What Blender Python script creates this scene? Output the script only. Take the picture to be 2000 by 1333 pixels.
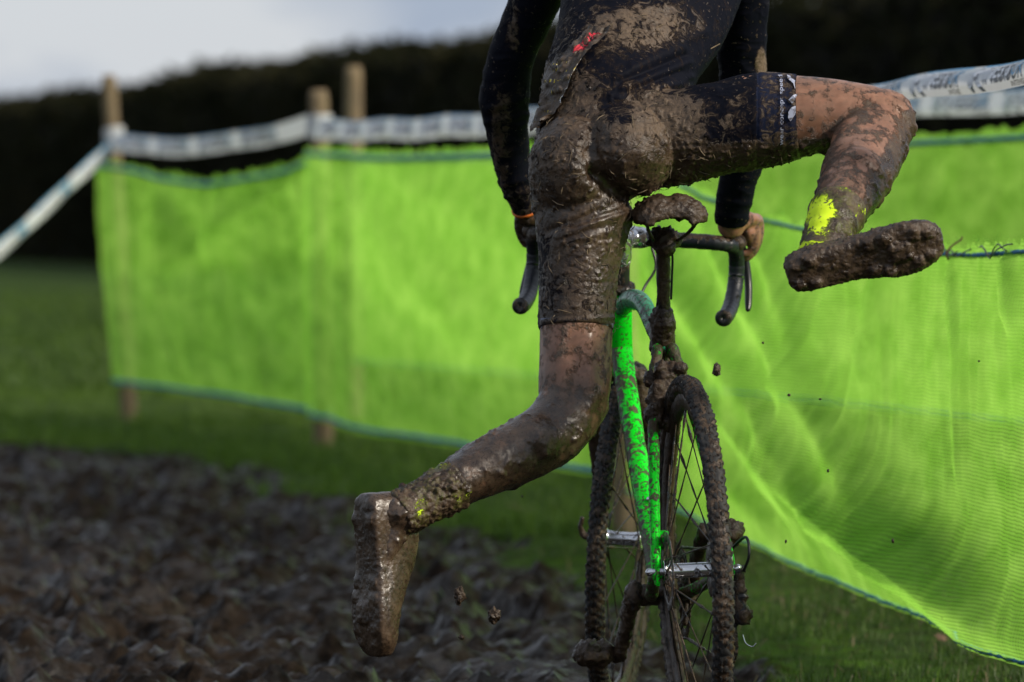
import bpy, math, random
import numpy as np
from mathutils import Vector, Matrix, bvhtree

for o in list(bpy.data.objects):
    bpy.data.objects.remove(o, do_unlink=True)
scene = bpy.context.scene
COL = scene.collection
rng = np.random.default_rng(7)
random.seed(7)

# ------------------------------------------------------------------ camera
CAM_H = 0.955
FPX = 2000 * 200 / 36.0
PITCH = math.atan((666.5 - 430) / FPX)
cam_d = bpy.data.cameras.new('camera')
cam = bpy.data.objects.new('camera', cam_d)
COL.objects.link(cam)
cam_d.lens = 200
cam_d.sensor_width = 36
cam_d.clip_start = 0.5
cam_d.clip_end = 3000
cam.location = (0, 0, CAM_H)
cam.rotation_euler = (math.pi / 2 - PITCH, 0, 0)
cam_d.dof.use_dof = True
cam_d.dof.focus_distance = 10.15
cam_d.dof.aperture_fstop = 5.0
cam_d.dof.aperture_blades = 9
scene.camera = cam

# ------------------------------------------------------------------ sky and sun
SUN_EL = math.radians(30)
SUN_AZ = math.radians(118)          # clockwise from +Y (the view direction): right and a little behind the camera
SUN_DIR = Vector((math.sin(SUN_AZ) * math.cos(SUN_EL), math.cos(SUN_AZ) * math.cos(SUN_EL), math.sin(SUN_EL)))
world = bpy.data.worlds.new('World')
scene.world = world
world.use_nodes = True
nt = world.node_tree
nt.nodes.clear()
wo = nt.nodes.new('ShaderNodeOutputWorld')
sky = nt.nodes.new('ShaderNodeTexSky')
sky.sky_type = 'NISHITA'
sky.sun_disc = False
sky.sun_elevation = SUN_EL
sky.sun_rotation = SUN_AZ
sky.air_density = 1.0
sky.dust_density = 2.0
bg1 = nt.nodes.new('ShaderNodeBackground')
bg1.inputs[1].default_value = 0.08
nt.links.new(sky.outputs[0], bg1.inputs[0])
tc = nt.nodes.new('ShaderNodeTexCoord')
mp = nt.nodes.new('ShaderNodeMapping')
mp.inputs['Scale'].default_value = (1, 1, 2.2)
mp.inputs['Location'].default_value = (0.31, 0.2, 0.13)
nt.links.new(tc.outputs['Generated'], mp.inputs[0])
cn = nt.nodes.new('ShaderNodeTexNoise')
cn.inputs['Scale'].default_value = 13
cn.inputs['Detail'].default_value = 5
cn.inputs['Roughness'].default_value = 0.5
nt.links.new(mp.outputs[0], cn.inputs['Vector'])
cr = nt.nodes.new('ShaderNodeValToRGB')
cr.color_ramp.elements[0].position = 0.40
cr.color_ramp.elements[0].color = (0.42, 0.50, 0.65, 1)
cr.color_ramp.elements[1].position = 0.60
cr.color_ramp.elements[1].color = (0.75, 0.785, 0.835, 1)
nt.links.new(cn.outputs[0], cr.inputs[0])
bg2 = nt.nodes.new('ShaderNodeBackground')
bg2.inputs[1].default_value = 1.0
nt.links.new(cr.outputs[0], bg2.inputs[0])
ms = nt.nodes.new('ShaderNodeMixShader')
ms.inputs[0].default_value = 0.80
nt.links.new(bg1.outputs[0], ms.inputs[1])
nt.links.new(bg2.outputs[0], ms.inputs[2])
nt.links.new(ms.outputs[0], wo.inputs[0])

sun_d = bpy.data.lights.new('sun', 'SUN')
sun_d.energy = 4.4
sun_d.angle = math.radians(7.0)
sun_d.color = (1.0, 0.90, 0.76)
sun = bpy.data.objects.new('sun', sun_d)
COL.objects.link(sun)
sun.location = (20, -20, 30)
sun.rotation_euler = (-SUN_DIR).to_track_quat('-Z', 'Y').to_euler()

scene.view_settings.view_transform = 'Standard'
scene.view_settings.look = 'None'
scene.view_settings.exposure = 0.0
scene.view_settings.gamma = 1.0
scene.view_settings.use_curve_mapping = False
scene.render.engine = 'CYCLES'
scene.cycles.max_bounces = 7
scene.cycles.transparent_max_bounces = 12
scene.cycles.use_denoising = True

# ------------------------------------------------------------------ helpers
def P(px, py, D):
    """A place in the scene (metres) seen in that direction at depth D along +Y."""
    a = (px - 1000) / FPX
    b = (666.5 - py) / FPX
    y = math.cos(PITCH) + b * math.sin(PITCH)
    z = -math.sin(PITCH) + b * math.cos(PITCH)
    k = D / y
    return np.array([a * k, D, CAM_H + z * k])

def project(V):
    V = np.asarray(V)
    y = V[:, 1]
    z = V[:, 2] - CAM_H
    f = y * math.cos(PITCH) - z * math.sin(PITCH)
    u = y * math.sin(PITCH) + z * math.cos(PITCH)
    return 1000 + FPX * V[:, 0] / f, 666.5 - FPX * u / f

def _hash(ix, iy, iz, seed):
    h = (ix.astype(np.uint32) * np.uint32(374761393) + iy.astype(np.uint32) * np.uint32(668265263)
         + iz.astype(np.uint32) * np.uint32(2147483647) + np.uint32(seed * 974711 + 12345))
    h = (h ^ (h >> np.uint32(13))) * np.uint32(1274126177)
    h = h ^ (h >> np.uint32(16))
    h = h * np.uint32(2246822519)
    h = h ^ (h >> np.uint32(15))
    return (h & np.uint32(0xFFFFFF)).astype(np.float32) / np.float32(0xFFFFFF)

def vnoise(p, seed=0):
    p = np.asarray(p, dtype=np.float64) + 1000.0
    i = np.floor(p).astype(np.int64)
    f = (p - i).astype(np.float32)
    u = f * f * f * (f * (f * 6 - 15) + 10)
    x, y, z = i[:, 0], i[:, 1], i[:, 2]
    r = 0
    for dx in (0, 1):
        wx = u[:, 0] if dx else 1 - u[:, 0]
        for dy in (0, 1):
            wy = u[:, 1] if dy else 1 - u[:, 1]
            for dz in (0, 1):
                wz = u[:, 2] if dz else 1 - u[:, 2]
                r = r + wx * wy * wz * _hash(x + dx, y + dy, z + dz, seed)
    return r

def fbm(p, octaves=4, seed=0, gain=0.5):
    p = np.asarray(p)
    a, s, t = 1.0, 0.0, 0.0
    for k in range(octaves):
        s = s + a * vnoise(p, seed + k)
        t += a
        p = p * 2.03 + 7.1
        a *= gain
    return s / t

def ridge(p, octaves=3, seed=0):
    p = np.asarray(p)
    a, s, t = 1.0, 0.0, 0.0
    for k in range(octaves):
        s = s + a * (1 - np.abs(2 * vnoise(p, seed + k) - 1)) ** 2
        t += a
        p = p * 2.1 + 3.3
        a *= 0.5
    return s / t

def sstep(a, b, x):
    t = np.clip((np.asarray(x, dtype=float) - a) / (b - a), 0, 1)
    return t * t * (3 - 2 * t)

def seg_dist(x, y, a, b):
    ax, ay = a; bx, by = b
    dx, dy = bx - ax, by - ay
    t = np.clip(((x - ax) * dx + (y - ay) * dy) / (dx * dx + dy * dy + 1e-9), 0, 1)
    return np.hypot(x - ax - t * dx, y - ay - t * dy)

def mesh_from(name, V, F, attrs=None, smooth=True):
    """V (n,3); F an (m,k) array or a list of tuples."""
    me = bpy.data.meshes.new(name)
    V = np.ascontiguousarray(V, dtype=np.float32)
    if isinstance(F, np.ndarray):
        m, k = F.shape
        me.vertices.add(len(V)); me.vertices.foreach_set('co', V.ravel())
        me.loops.add(m * k); me.loops.foreach_set('vertex_index', np.ascontiguousarray(F, dtype=np.int32).ravel())
        me.polygons.add(m); me.polygons.foreach_set('loop_start', np.arange(0, m * k, k, dtype=np.int32))
        me.update(calc_edges=True)
    else:
        me.from_pydata([tuple(map(float, v)) for v in V], [], [tuple(int(i) for i in f) for f in F])
        me.update()
    if smooth:
        me.polygons.foreach_set('use_smooth', np.ones(len(me.polygons), dtype=bool))
    for k, a in (attrs or {}).items():
        at = me.attributes.new(k, 'FLOAT', 'POINT')
        at.data.foreach_set('value', np.ascontiguousarray(a, dtype=np.float32))
    return me

ORIGIN = {}
def root(name, loc, label, cat, group=None):
    o = bpy.data.objects.new(name, None)
    COL.objects.link(o)
    o.location = [float(v) for v in loc]
    o.empty_display_size = 0.1
    o['label'] = label; o['category'] = cat
    if group: o['group'] = group
    ORIGIN[o.name] = np.array(loc, dtype=float)
    return o

def mkobj(name, V, F, mat, parent=None, attrs=None, smooth=True, **props):
    V = np.asarray(V, dtype=float)
    if parent is not None:
        V = V - ORIGIN[parent.name]
    me = mesh_from(name, V, F, attrs, smooth)
    for m in (mat if isinstance(mat, (list, tuple)) else [mat]):
        me.materials.append(m)
    o = bpy.data.objects.new(name, me)
    COL.objects.link(o)
    if parent is not None:
        o.parent = parent
        ORIGIN[o.name] = ORIGIN[parent.name]
    else:
        ORIGIN[o.name] = np.zeros(3)
    for k, v in props.items():
        o[k] = v
    return o

def join(parts):
    Vs, Fs, n = [], [], 0
    for V, F in parts:
        V = np.asarray(V)
        Vs.append(V)
        Fs += [tuple(int(i) + n for i in f) for f in F]
        n += len(V)
    return np.vstack(Vs), Fs

def catmull(pts, n):
    pts = np.asarray(pts, dtype=float)
    m = len(pts)
    if m == 2:
        t = np.linspace(0, 1, n)[:, None]
        return pts[0] * (1 - t) + pts[1] * t
    ext = np.vstack([2 * pts[0] - pts[1], pts, 2 * pts[-1] - pts[-2]])
    t = np.linspace(0, m - 1, n)
    i = np.minimum(t.astype(int), m - 2)
    f = (t - i)[:, None]
    p0, p1, p2, p3 = ext[i], ext[i + 1], ext[i + 2], ext[i + 3]
    return 0.5 * (2 * p1 + (p2 - p0) * f + (2 * p0 - 5 * p1 + 4 * p2 - p3) * f ** 2 + (3 * p1 - p0 - 3 * p2 + p3) * f ** 3)

def loft(pts, n=None, seg=24, ref=(0, 1, 0), cap=True, power=2.0):
    """pts rows: x y z r_across r_depth -> closed tube with rounded ends. Faces are quads/polys."""
    pts = np.asarray(pts, dtype=float)
    if pts.shape[1] == 4:
        pts = np.hstack([pts, pts[:, 3:4]])
    if n is None:
        n = max(2, len(pts) * 6)
    c = catmull(pts, n)
    C, R = c[:, :3], np.maximum(c[:, 3:5], 1e-4)
    T = np.gradient(C, axis=0)
    T /= np.linalg.norm(T, axis=1)[:, None] + 1e-12
    ref = np.array(ref, dtype=float)
    rings_c, rings_r, rings_t = list(C), list(R), list(T)
    if cap:
        a0, a1 = [], []
        for ph in (30, 60, 82):
            s, k = math.sin(math.radians(ph)), math.cos(math.radians(ph))
            a0.insert(0, (C[0] - T[0] * R[0].min() * s, R[0] * k, T[0]))
            a1.append((C[-1] + T[-1] * R[-1].min() * s, R[-1] * k, T[-1]))
        rings_c = [a[0] for a in a0] + rings_c + [a[0] for a in a1]
        rings_r = [a[1] for a in a0] + rings_r + [a[1] for a in a1]
        rings_t = [a[2] for a in a0] + rings_t + [a[2] for a in a1]
    th = np.linspace(0, 2 * np.pi, seg, endpoint=False)
    ct, st = np.cos(th), np.sin(th)
    if power != 2.0:
        ct = np.sign(ct) * np.abs(ct) ** (2 / power); st = np.sign(st) * np.abs(st) ** (2 / power)
    V = []
    prev = None
    for p, r, t in zip(rings_c, rings_r, rings_t):
        d = ref - t * ref.dot(t)
        if np.linalg.norm(d) < 0.15 and prev is not None:
            d = prev - t * prev.dot(t)
        if np.linalg.norm(d) < 1e-3:
            d = np.array([1.0, 0, 0]) - t * t[0]
        d /= np.linalg.norm(d)
        prev = d
        w = np.cross(t, d)
        V.append(p + np.outer(ct * r[0], w) + np.outer(st * r[1], d))
    V = np.vstack(V)
    m = len(rings_c)
    F = []
    for i in range(m - 1):
        for j in range(seg):
            k = (j + 1) % seg
            F.append((i * seg + j, i * seg + k, (i + 1) * seg + k, (i + 1) * seg + j))
    F.append(tuple(range(seg))[::-1])
    F.append(tuple((m - 1) * seg + j for j in range(seg)))
    return V, F

def tube(path, r, seg=10, n=None, cap=False, ref=(0.13, 0.31, 0.94)):
    path = np.asarray(path, dtype=float)
    rr = np.full((len(path), 1), r) if np.isscalar(r) else np.asarray(r, dtype=float).reshape(-1, 1)
    return loft(np.hstack([path, rr]), n=n or (2 if len(path) == 2 else len(path) * 6), seg=seg, ref=ref, cap=cap)

def ball(c, r, nu=20, nv=12):
    r = np.array([r, r, r]) if np.isscalar(r) else np.array(r)
    V = [(0, 0, 1)]
    for i in range(1, nv):
        a = math.pi * i / nv
        for j in range(nu):
            b = 2 * math.pi * j / nu
            V.append((math.sin(a) * math.cos(b), math.sin(a) * math.sin(b), math.cos(a)))
    V.append((0, 0, -1))
    F = [(0, 1 + j, 1 + (j + 1) % nu) for j in range(nu)]
    for i in range(nv - 2):
        for j in range(nu):
            k = (j + 1) % nu
            F.append((1 + i * nu + j, 1 + (i + 1) * nu + j, 1 + (i + 1) * nu + k, 1 + i * nu + k))
    L = len(V) - 1
    F += [(L, L - nu + (j + 1) % nu, L - nu + j) for j in range(nu)]
    return np.array(V) * r + np.array(c), F

def box(c, s, M=None):
    V = np.array([(x, y, z) for x in (-.5, .5) for y in (-.5, .5) for z in (-.5, .5)]) * np.array(s)
    if M is not None:
        V = V @ np.array(M).T
    F = [(0, 1, 3, 2), (4, 6, 7, 5), (0, 4, 5, 1), (2, 3, 7, 6), (0, 2, 6, 4), (1, 5, 7, 3)]
    return V + np.array(c), F

def remesh(parts, voxel, smooth=6):
    V, F = join(parts)
    me = mesh_from('tmp', V, F)
    o = bpy.data.objects.new('tmp', me)
    COL.objects.link(o)
    m = o.modifiers.new('r', 'REMESH'); m.mode = 'VOXEL'; m.voxel_size = voxel; m.adaptivity = 0
    if smooth:
        s = o.modifiers.new('s', 'SMOOTH'); s.factor = 0.5; s.iterations = smooth
    dg = bpy.context.evaluated_depsgraph_get()
    ev = o.evaluated_get(dg)
    em = bpy.data.meshes.new_from_object(ev)
    n = len(em.vertices)
    V = np.empty(n * 3, dtype=np.float32); em.vertices.foreach_get('co', V); V = V.reshape(-1, 3).astype(float)
    k = len(em.polygons)
    tot = np.empty(k, dtype=np.int32); em.polygons.foreach_get('loop_total', tot)
    L = np.empty(len(em.loops), dtype=np.int32); em.loops.foreach_get('vertex_index', L)
    if (tot == 4).all():
        F = L.reshape(-1, 4)
    else:
        F = [tuple(p.vertices) for p in em.polygons]
    bpy.data.objects.remove(o, do_unlink=True)
    bpy.data.meshes.remove(me); bpy.data.meshes.remove(em)
    return V, F

def normals(V, F):
    N = np.zeros_like(V)
    if isinstance(F, np.ndarray):
        fn = np.cross(V[F[:, 2]] - V[F[:, 0]], V[F[:, -1]] - V[F[:, 1]])
        for k in range(F.shape[1]):
            np.add.at(N, F[:, k], fn)
    else:
        for f in F:
            if len(f) > 8: continue
            f = list(f)
            q = np.cross(V[f[2]] - V[f[0]], V[f[-1]] - V[f[1]])
            for i in f: N[i] += q
    return N / (np.linalg.norm(N, axis=1)[:, None] + 1e-12)
# ------------------------------------------------------------------ materials
class NB:
    """small helper for node trees"""
    def __init__(self, name):
        self.m = bpy.data.materials.new(name)
        self.m.use_nodes = True
        self.t = self.m.node_tree
        self.t.nodes.clear()
        self.out = self.t.nodes.new('ShaderNodeOutputMaterial')
        self._co = None
    def n(self, typ, **kw):
        nd = self.t.nodes.new(typ)
        for k, v in kw.items():
            setattr(nd, k, v)
        return nd
    def l(self, a, b):
        self.t.links.new(a, b)
    def put(self, sock, v):
        if isinstance(v, bpy.types.NodeSocket):
            self.l(v, sock)
        elif isinstance(v, tuple) and len(v) == 3 and sock.type == 'RGBA':
            sock.default_value = (*v, 1)
        else:
            sock.default_value = v
    def co(self):
        if self._co is None:
            self._co = self.n('ShaderNodeTexCoord').outputs['Object']
        return self._co
    def mapping(self, scale, vec=None, rot=(0, 0, 0)):
        mp = self.n('ShaderNodeMapping')
        self.l(vec or self.co(), mp.inputs[0])
        mp.inputs['Scale'].default_value = scale
        mp.inputs['Rotation'].default_value = rot
        return mp.outputs[0]
    def noise(self, scale, detail=3, rough=0.5, dist=0.0, vec=None):
        nd = self.n('ShaderNodeTexNoise')
        self.l(vec or self.co(), nd.inputs['Vector'])
        nd.inputs['Scale'].default_value = scale
        nd.inputs['Detail'].default_value = detail
        nd.inputs['Roughness'].default_value = rough
        nd.inputs['Distortion'].default_value = dist
        return nd.outputs[0]
    def attr(self, name):
        nd = self.n('ShaderNodeAttribute'); nd.attribute_name = name
        return nd.outputs['Fac']
    def math(self, op, a, b=None, c=None, clamp=False):
        nd = self.n('ShaderNodeMath', operation=op); nd.use_clamp = clamp
        for i, v in enumerate((a, b, c)):
            if v is not None: self.put(nd.inputs[i], v)
        return nd.outputs[0]
    def rng(self, v, a, b, c=0.0, d=1.0, smooth=True):
        nd = self.n('ShaderNodeMapRange')
        nd.interpolation_type = 'SMOOTHSTEP' if smooth else 'LINEAR'
        self.put(nd.inputs[0], v)
        for i, q in enumerate((a, b, c, d)):
            self.put(nd.inputs[i + 1], q)
        return nd.outputs[0]
    def mix(self, f, a, b):
        nd = self.n('ShaderNodeMix', data_type='RGBA')
        self.put(nd.inputs[0], f); self.put(nd.inputs[6], a); self.put(nd.inputs[7], b)
        return nd.outputs[2]
    def mixf(self, f, a, b):
        nd = self.n('ShaderNodeMix', data_type='FLOAT')
        self.put(nd.inputs[0], f); self.put(nd.inputs[2], a); self.put(nd.inputs[3], b)
        return nd.outputs[0]
    def bump(self, h, strength=0.5, dist=0.002, normal=None):
        nd = self.n('ShaderNodeBump')
        self.put(nd.inputs['Strength'], strength)
        nd.inputs['Distance'].default_value = dist
        self.l(h, nd.inputs['Height'])
        if normal is not None: self.l(normal, nd.inputs['Normal'])
        return nd.outputs[0]
    def bsdf(self, color, rough=0.5, metal=0.0, normal=None, spec=0.5, sss=0.0, coat=0.0):
        p = self.n('ShaderNodeBsdfPrincipled')
        self.put(p.inputs['Base Color'], color)
        self.put(p.inputs['Roughness'], rough)
        self.put(p.inputs['Metallic'], metal)
        self.put(p.inputs['Specular IOR Level'], spec)
        if sss:
            p.inputs['Subsurface Weight'].default_value = sss
            p.inputs['Subsurface Radius'].default_value = (0.012, 0.005, 0.003)
            p.inputs['Subsurface Scale'].default_value = 0.5
        if coat:
            self.put(p.inputs['Coat Weight'], coat)
            p.inputs['Coat Roughness'].default_value = 0.12
        if normal is not None: self.l(normal, p.inputs['Normal'])
        self.l(p.outputs[0], self.out.inputs[0])
        return p

WET = (0.066, 0.038, 0.020)
DARK = (0.021, 0.013, 0.008)
DRY = (0.165, 0.116, 0.074)

def muddy(name, base, base_rough=0.5, metal=0.0, spread=1.2, sss=0.0, scale=55, base_bump=None, edge=0.07, coat=0.0, speck=0.0, base_spec=0.5, dist=0.8, rough_n=0.62, wet=0.0, film=0.0):
    """Any surface that carries mud. Point attributes: mud (cover 0..1), dry (0..1)."""
    b = NB(name)
    mud, dry = b.attr('mud'), b.attr('dry')
    n1 = b.noise(scale, 8, rough_n, dist)
    m = b.math('ADD', mud, b.math('MULTIPLY', b.math('SUBTRACT', n1, 0.5), spread * 1.6))
    mask = b.rng(m, 0.5 - edge, 0.5 + edge)
    if speck:
        sp = b.rng(b.noise(scale * 3.2, 2, 0.5), 0.70 - speck, 0.72 - speck)
        mask = b.math('MAXIMUM', mask, sp)
    n2 = b.noise(28, 5, 0.6, 0.5)
    n3 = b.noise(170, 3, 0.6)
    tone = b.math('ADD', b.math('MULTIPLY', b.rng(n2, 0.35, 0.7), 0.45), b.math('MULTIPLY', b.rng(n3, 0.35, 0.7), 0.35))
    c = b.mix(tone, DARK, WET)
    dm = b.math('MULTIPLY', b.math('ADD', dry, b.math('MULTIPLY', b.math('SUBTRACT', n2, 0.5), 1.1)), b.rng(n3, 0.2, 0.75, 0.35, 1.0), clamp=True)
    c = b.mix(dm, c, DRY)
    thin = b.rng(m, 0.42, 1.0)                     # thin films let the base tint through
    basec = base(b) if callable(base) else base
    if film:
        basec = b.mix(b.math('MULTIPLY', b.rng(b.math('ADD', m, b.math('MULTIPLY', b.math('SUBTRACT', n2, 0.5), 0.5)), 0.22, 0.5), film), basec, b.mix(dry, WET, DRY))
    cc = b.mix(b.math('MULTIPLY', mask, b.mixf(thin, 0.93, 1.0)), basec, c)
    mr = b.mixf(dm, b.rng(n2, 0.3, 0.75, 0.26 - wet, 0.52 - wet * 1.4), 0.78)
    slick = b.attr('wet')
    mr = b.mixf(slick, mr, b.rng(n3, 0.3, 0.7, 0.24, 0.38))
    rough = b.mixf(mask, b.mixf(slick, base_rough, 0.32), mr)
    h = b.math('ADD', b.math('MULTIPLY', b.noise(120, 5, 0.65, 0.6), 0.8), b.math('MULTIPLY', n3, 0.4))
    h = b.math('MULTIPLY', h, mask)
    h = b.math('ADD', h, b.math('MULTIPLY', mask, 0.55))
    nrm = b.bump(h, b.mixf(slick, 0.85, 0.22), 0.0035)
    b.bsdf(cc, rough, b.math('MULTIPLY', b.math('SUBTRACT', 1.0, mask), metal) if metal else 0.0, nrm, spec=b.mixf(b.math('MAXIMUM', mask, slick), base_spec, b.mixf(slick, 0.38, 0.6)), sss=sss, coat=coat)
    return b.m

def skin_base(b):
    n = b.noise(45, 4, 0.6)
    c = b.mix(b.rng(n, 0.3, 0.7), (0.28, 0.125, 0.072), (0.40, 0.20, 0.125))
    film = b.attr('film')
    k = b.math('ADD', film, b.math('MULTIPLY', b.math('SUBTRACT', b.noise(24, 5, 0.65, 1.0), 0.5), 1.3), clamp=True)
    return b.mix(b.math('MULTIPLY', k, 0.95), c, (0.085, 0.050, 0.028))

def suit_base(b):
    # navy-black knit; hem bands (attribute band: 1 navy panel, 2 white print)
    band = b.attr('band')
    c = b.mix(b.rng(band, 0.4, 0.6), (0.0045, 0.0052, 0.0095), (0.012, 0.016, 0.034))
    return b.mix(b.rng(band, 1.4, 1.6), c, (0.50, 0.52, 0.60))

M = {}
M['skin'] = muddy('muddy_skin', skin_base, 0.36, spread=1.2, sss=0.08, scale=40, edge=0.12, dist=0.15, rough_n=0.72, wet=0.05)
M['suit'] = muddy('muddy_lycra', suit_base, 0.6, spread=1.45, scale=44, base_spec=0.04, speck=0.015, rough_n=0.7, dist=1.2, film=0.16, edge=0.10)
M['shoe'] = muddy('muddy_shoe', (0.012, 0.012, 0.013), 0.5, spread=0.9, scale=60, wet=0.08)
M['sock'] = muddy('muddy_neon_sock', (0.62, 0.85, 0.01), 0.8, spread=1.35, scale=50, speck=0.06)
M['paint'] = muddy('muddy_green_paint', (0.002, 0.66, 0.012), 0.3, spread=1.5, scale=75, edge=0.025, speck=0.09, base_spec=0.25)
M['paint_shaded'] = muddy('muddy_green_paint_shaded', (0.006, 0.24, 0.09), 0.25, spread=1.4, scale=75, edge=0.04, speck=0.08, base_spec=0.4)  # same green frame paint, top tube's shade and sky tint put into the colour
M['black'] = muddy('muddy_black_alloy', (0.010, 0.010, 0.012), 0.35, spread=1.1, scale=60)
M['tape_bar'] = muddy('muddy_bar_tape', (0.008, 0.010, 0.016), 0.45, spread=1.1, scale=55)
M['rubber'] = muddy('muddy_rubber', (0.012, 0.012, 0.012), 0.7, spread=0.9, scale=50)
M['steel'] = muddy('muddy_steel', (0.62, 0.63, 0.66), 0.22, metal=1.0, spread=1.2, scale=65, edge=0.05)
M['helmet'] = muddy('muddy_helmet', (0.015, 0.016, 0.02), 0.3, spread=1.1, scale=50)

def bib_base(b):
    n = b.noise(33, 3, 0.5)
    red = b.attr('red')
    yel = b.attr('yel')
    c = b.mix(b.rng(red, 0.4, 0.6), (0.62, 0.62, 0.62), (0.62, 0.03, 0.05))
    return b.mix(b.rng(yel, 0.4, 0.6), c, (0.75, 0.58, 0.02))
M['bib'] = muddy('muddy_race_number', bib_base, 0.5, spread=1.0, scale=75, edge=0.05)

def plain(name, c, rough=0.5, metal=0.0, var=0.0, nscale=40, bump=0.0, spec=0.5):
    b = NB(name)
    col = c
    nrm = None
    if var:
        n = b.noise(nscale, 4, 0.6)
        col = b.mix(b.rng(n, 0.3, 0.7), tuple(x * (1 - var) for x in c), tuple(min(1, x * (1 + var)) for x in c))
        if bump: nrm = b.bump(n, bump, 0.004)
    b.bsdf(col, rough, metal, nrm, spec=spec)
    return b.m

M['rope'] = plain('blue_rope', (0.012, 0.16, 0.30), 0.7, var=0.35, nscale=150)
M['letter_black'] = plain('black_ink', (0.012, 0.012, 0.014), 0.4)
M['letter_white'] = plain('white_ink', (0.78, 0.79, 0.82), 0.4, var=0.05)
M['letter_blue'] = plain('blue_ink', (0.01, 0.24, 0.46), 0.4)
M['print'] = muddy('muddy_pale_print', (0.34, 0.37, 0.48), 0.5, spread=1.4, scale=60, edge=0.1)
M['orange'] = plain('orange_band', (0.75, 0.16, 0.02), 0.5, var=0.5, nscale=90)
M['straw'] = plain('straw', (0.13, 0.095, 0.055), 0.75, var=0.6, nscale=30)
M['hair'] = plain('hair', (0.02, 0.013, 0.008), 0.6)
M['mud_lump'] = muddy('mud_lump', WET, 0.4, spread=0.6)

def tape_mat():
    b = NB('white_plastic_tape')
    n = b.noise(9, 3, 0.5)
    n2 = b.noise(60, 4, 0.6)
    dirt = b.rng(n2, 0.62, 0.75)
    c = b.mix(b.rng(n, 0.3, 0.7), (0.52, 0.54, 0.57), (0.64, 0.66, 0.68))
    c = b.mix(b.math('MULTIPLY', dirt, 0.35), c, (0.3, 0.26, 0.2))
    b.bsdf(c, 0.3, 0.0, b.bump(n, 0.3, 0.01))
    p = b.out.inputs[0].links[0].from_node
    tr = b.n('ShaderNodeBsdfTranslucent'); b.put(tr.inputs[0], (0.7, 0.72, 0.75))
    mx = b.n('ShaderNodeMixShader'); mx.inputs[0].default_value = 0.3
    b.l(p.outputs[0], mx.inputs[1]); b.l(tr.outputs[0], mx.inputs[2]); b.l(mx.outputs[0], b.out.inputs[0])
    return b.m
M['tape'] = tape_mat()

def net_mat(name, cover):
    b = NB(name)
    u, v = b.attr('su'), b.attr('sv')
    def wave(x, pitch):
        return b.math('ADD', b.math('MULTIPLY', b.math('SINE', b.math('MULTIPLY', x, 2 * math.pi / pitch)), 0.5), 0.5)
    cx = b.n('ShaderNodeCombineXYZ'); b.l(u, cx.inputs[0]); b.l(v, cx.inputs[1])
    vec = cx.outputs[0]
    wob = b.math('MULTIPLY', b.math('SUBTRACT', b.noise(6, 2, 0.5, vec=vec), 0.5), 0.012)
    th = wave(b.math('ADD', v, wob), 0.0075)
    tv = wave(u, 0.011)
    dens = b.noise(4.0, 4, 0.6, vec=b.mapping((1.0, 2.4, 1), vec))
    grime = b.rng(b.noise(2.2, 5, 0.65, vec=vec), 0.48, 0.78)
    a = b.math('ADD', cover, b.math('MULTIPLY', b.math('SUBTRACT', th, 0.5), 0.34))
    a = b.math('ADD', a, b.math('MULTIPLY', b.math('SUBTRACT', tv, 0.5), 0.10))
    a = b.math('ADD', a, b.math('MULTIPLY', b.math('SUBTRACT', dens, 0.5), 0.22), clamp=True)
    spots = b.rng(b.noise(38, 2, 0.5, vec=vec), 0.77, 0.79)
    c = b.mix(b.rng(dens, 0.3, 0.7), (0.27, 0.64, 0.06), (0.43, 0.83, 0.12))
    c = b.mix(b.math('MULTIPLY', grime, 0.35), c, (0.16, 0.30, 0.04))
    c = b.mix(spots, c, (0.03, 0.022, 0.014))
    a = b.math('MAXIMUM', a, b.math('MULTIPLY', spots, 0.9))
    df = b.n('ShaderNodeBsdfDiffuse'); b.put(df.inputs[0], c)
    tl = b.n('ShaderNodeBsdfTranslucent'); b.put(tl.inputs[0], c)
    m1 = b.n('ShaderNodeMixShader'); m1.inputs[0].default_value = 0.68
    b.l(df.outputs[0], m1.inputs[1]); b.l(tl.outputs[0], m1.inputs[2])
    tp = b.n('ShaderNodeBsdfTransparent')
    m2 = b.n('ShaderNodeMixShader')
    b.l(a, m2.inputs[0]); b.l(tp.outputs[0], m2.inputs[1]); b.l(m1.outputs[0], m2.inputs[2])
    b.l(m2.outputs[0], b.out.inputs[0])
    return b.m
M['net'] = net_mat('lime_debris_netting', 0.60)

def wood_mat():
    b = NB('stake_wood')
    v = b.mapping((14, 14, 1.6))
    n = b.noise(5, 5, 0.65, 0.6, v)
    n2 = b.noise(7, 4, 0.6)
    c = b.mix(b.rng(n, 0.3, 0.7), (0.09, 0.062, 0.032), (0.215, 0.16, 0.085))
    c = b.mix(b.math('MULTIPLY', b.rng(n2, 0.5, 0.75), 0.5), c, (0.09, 0.075, 0.05))
    b.bsdf(c, 0.8, 0.0, b.bump(n, 0.6, 0.004))
    return b.m
M['wood'] = wood_mat()

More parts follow.
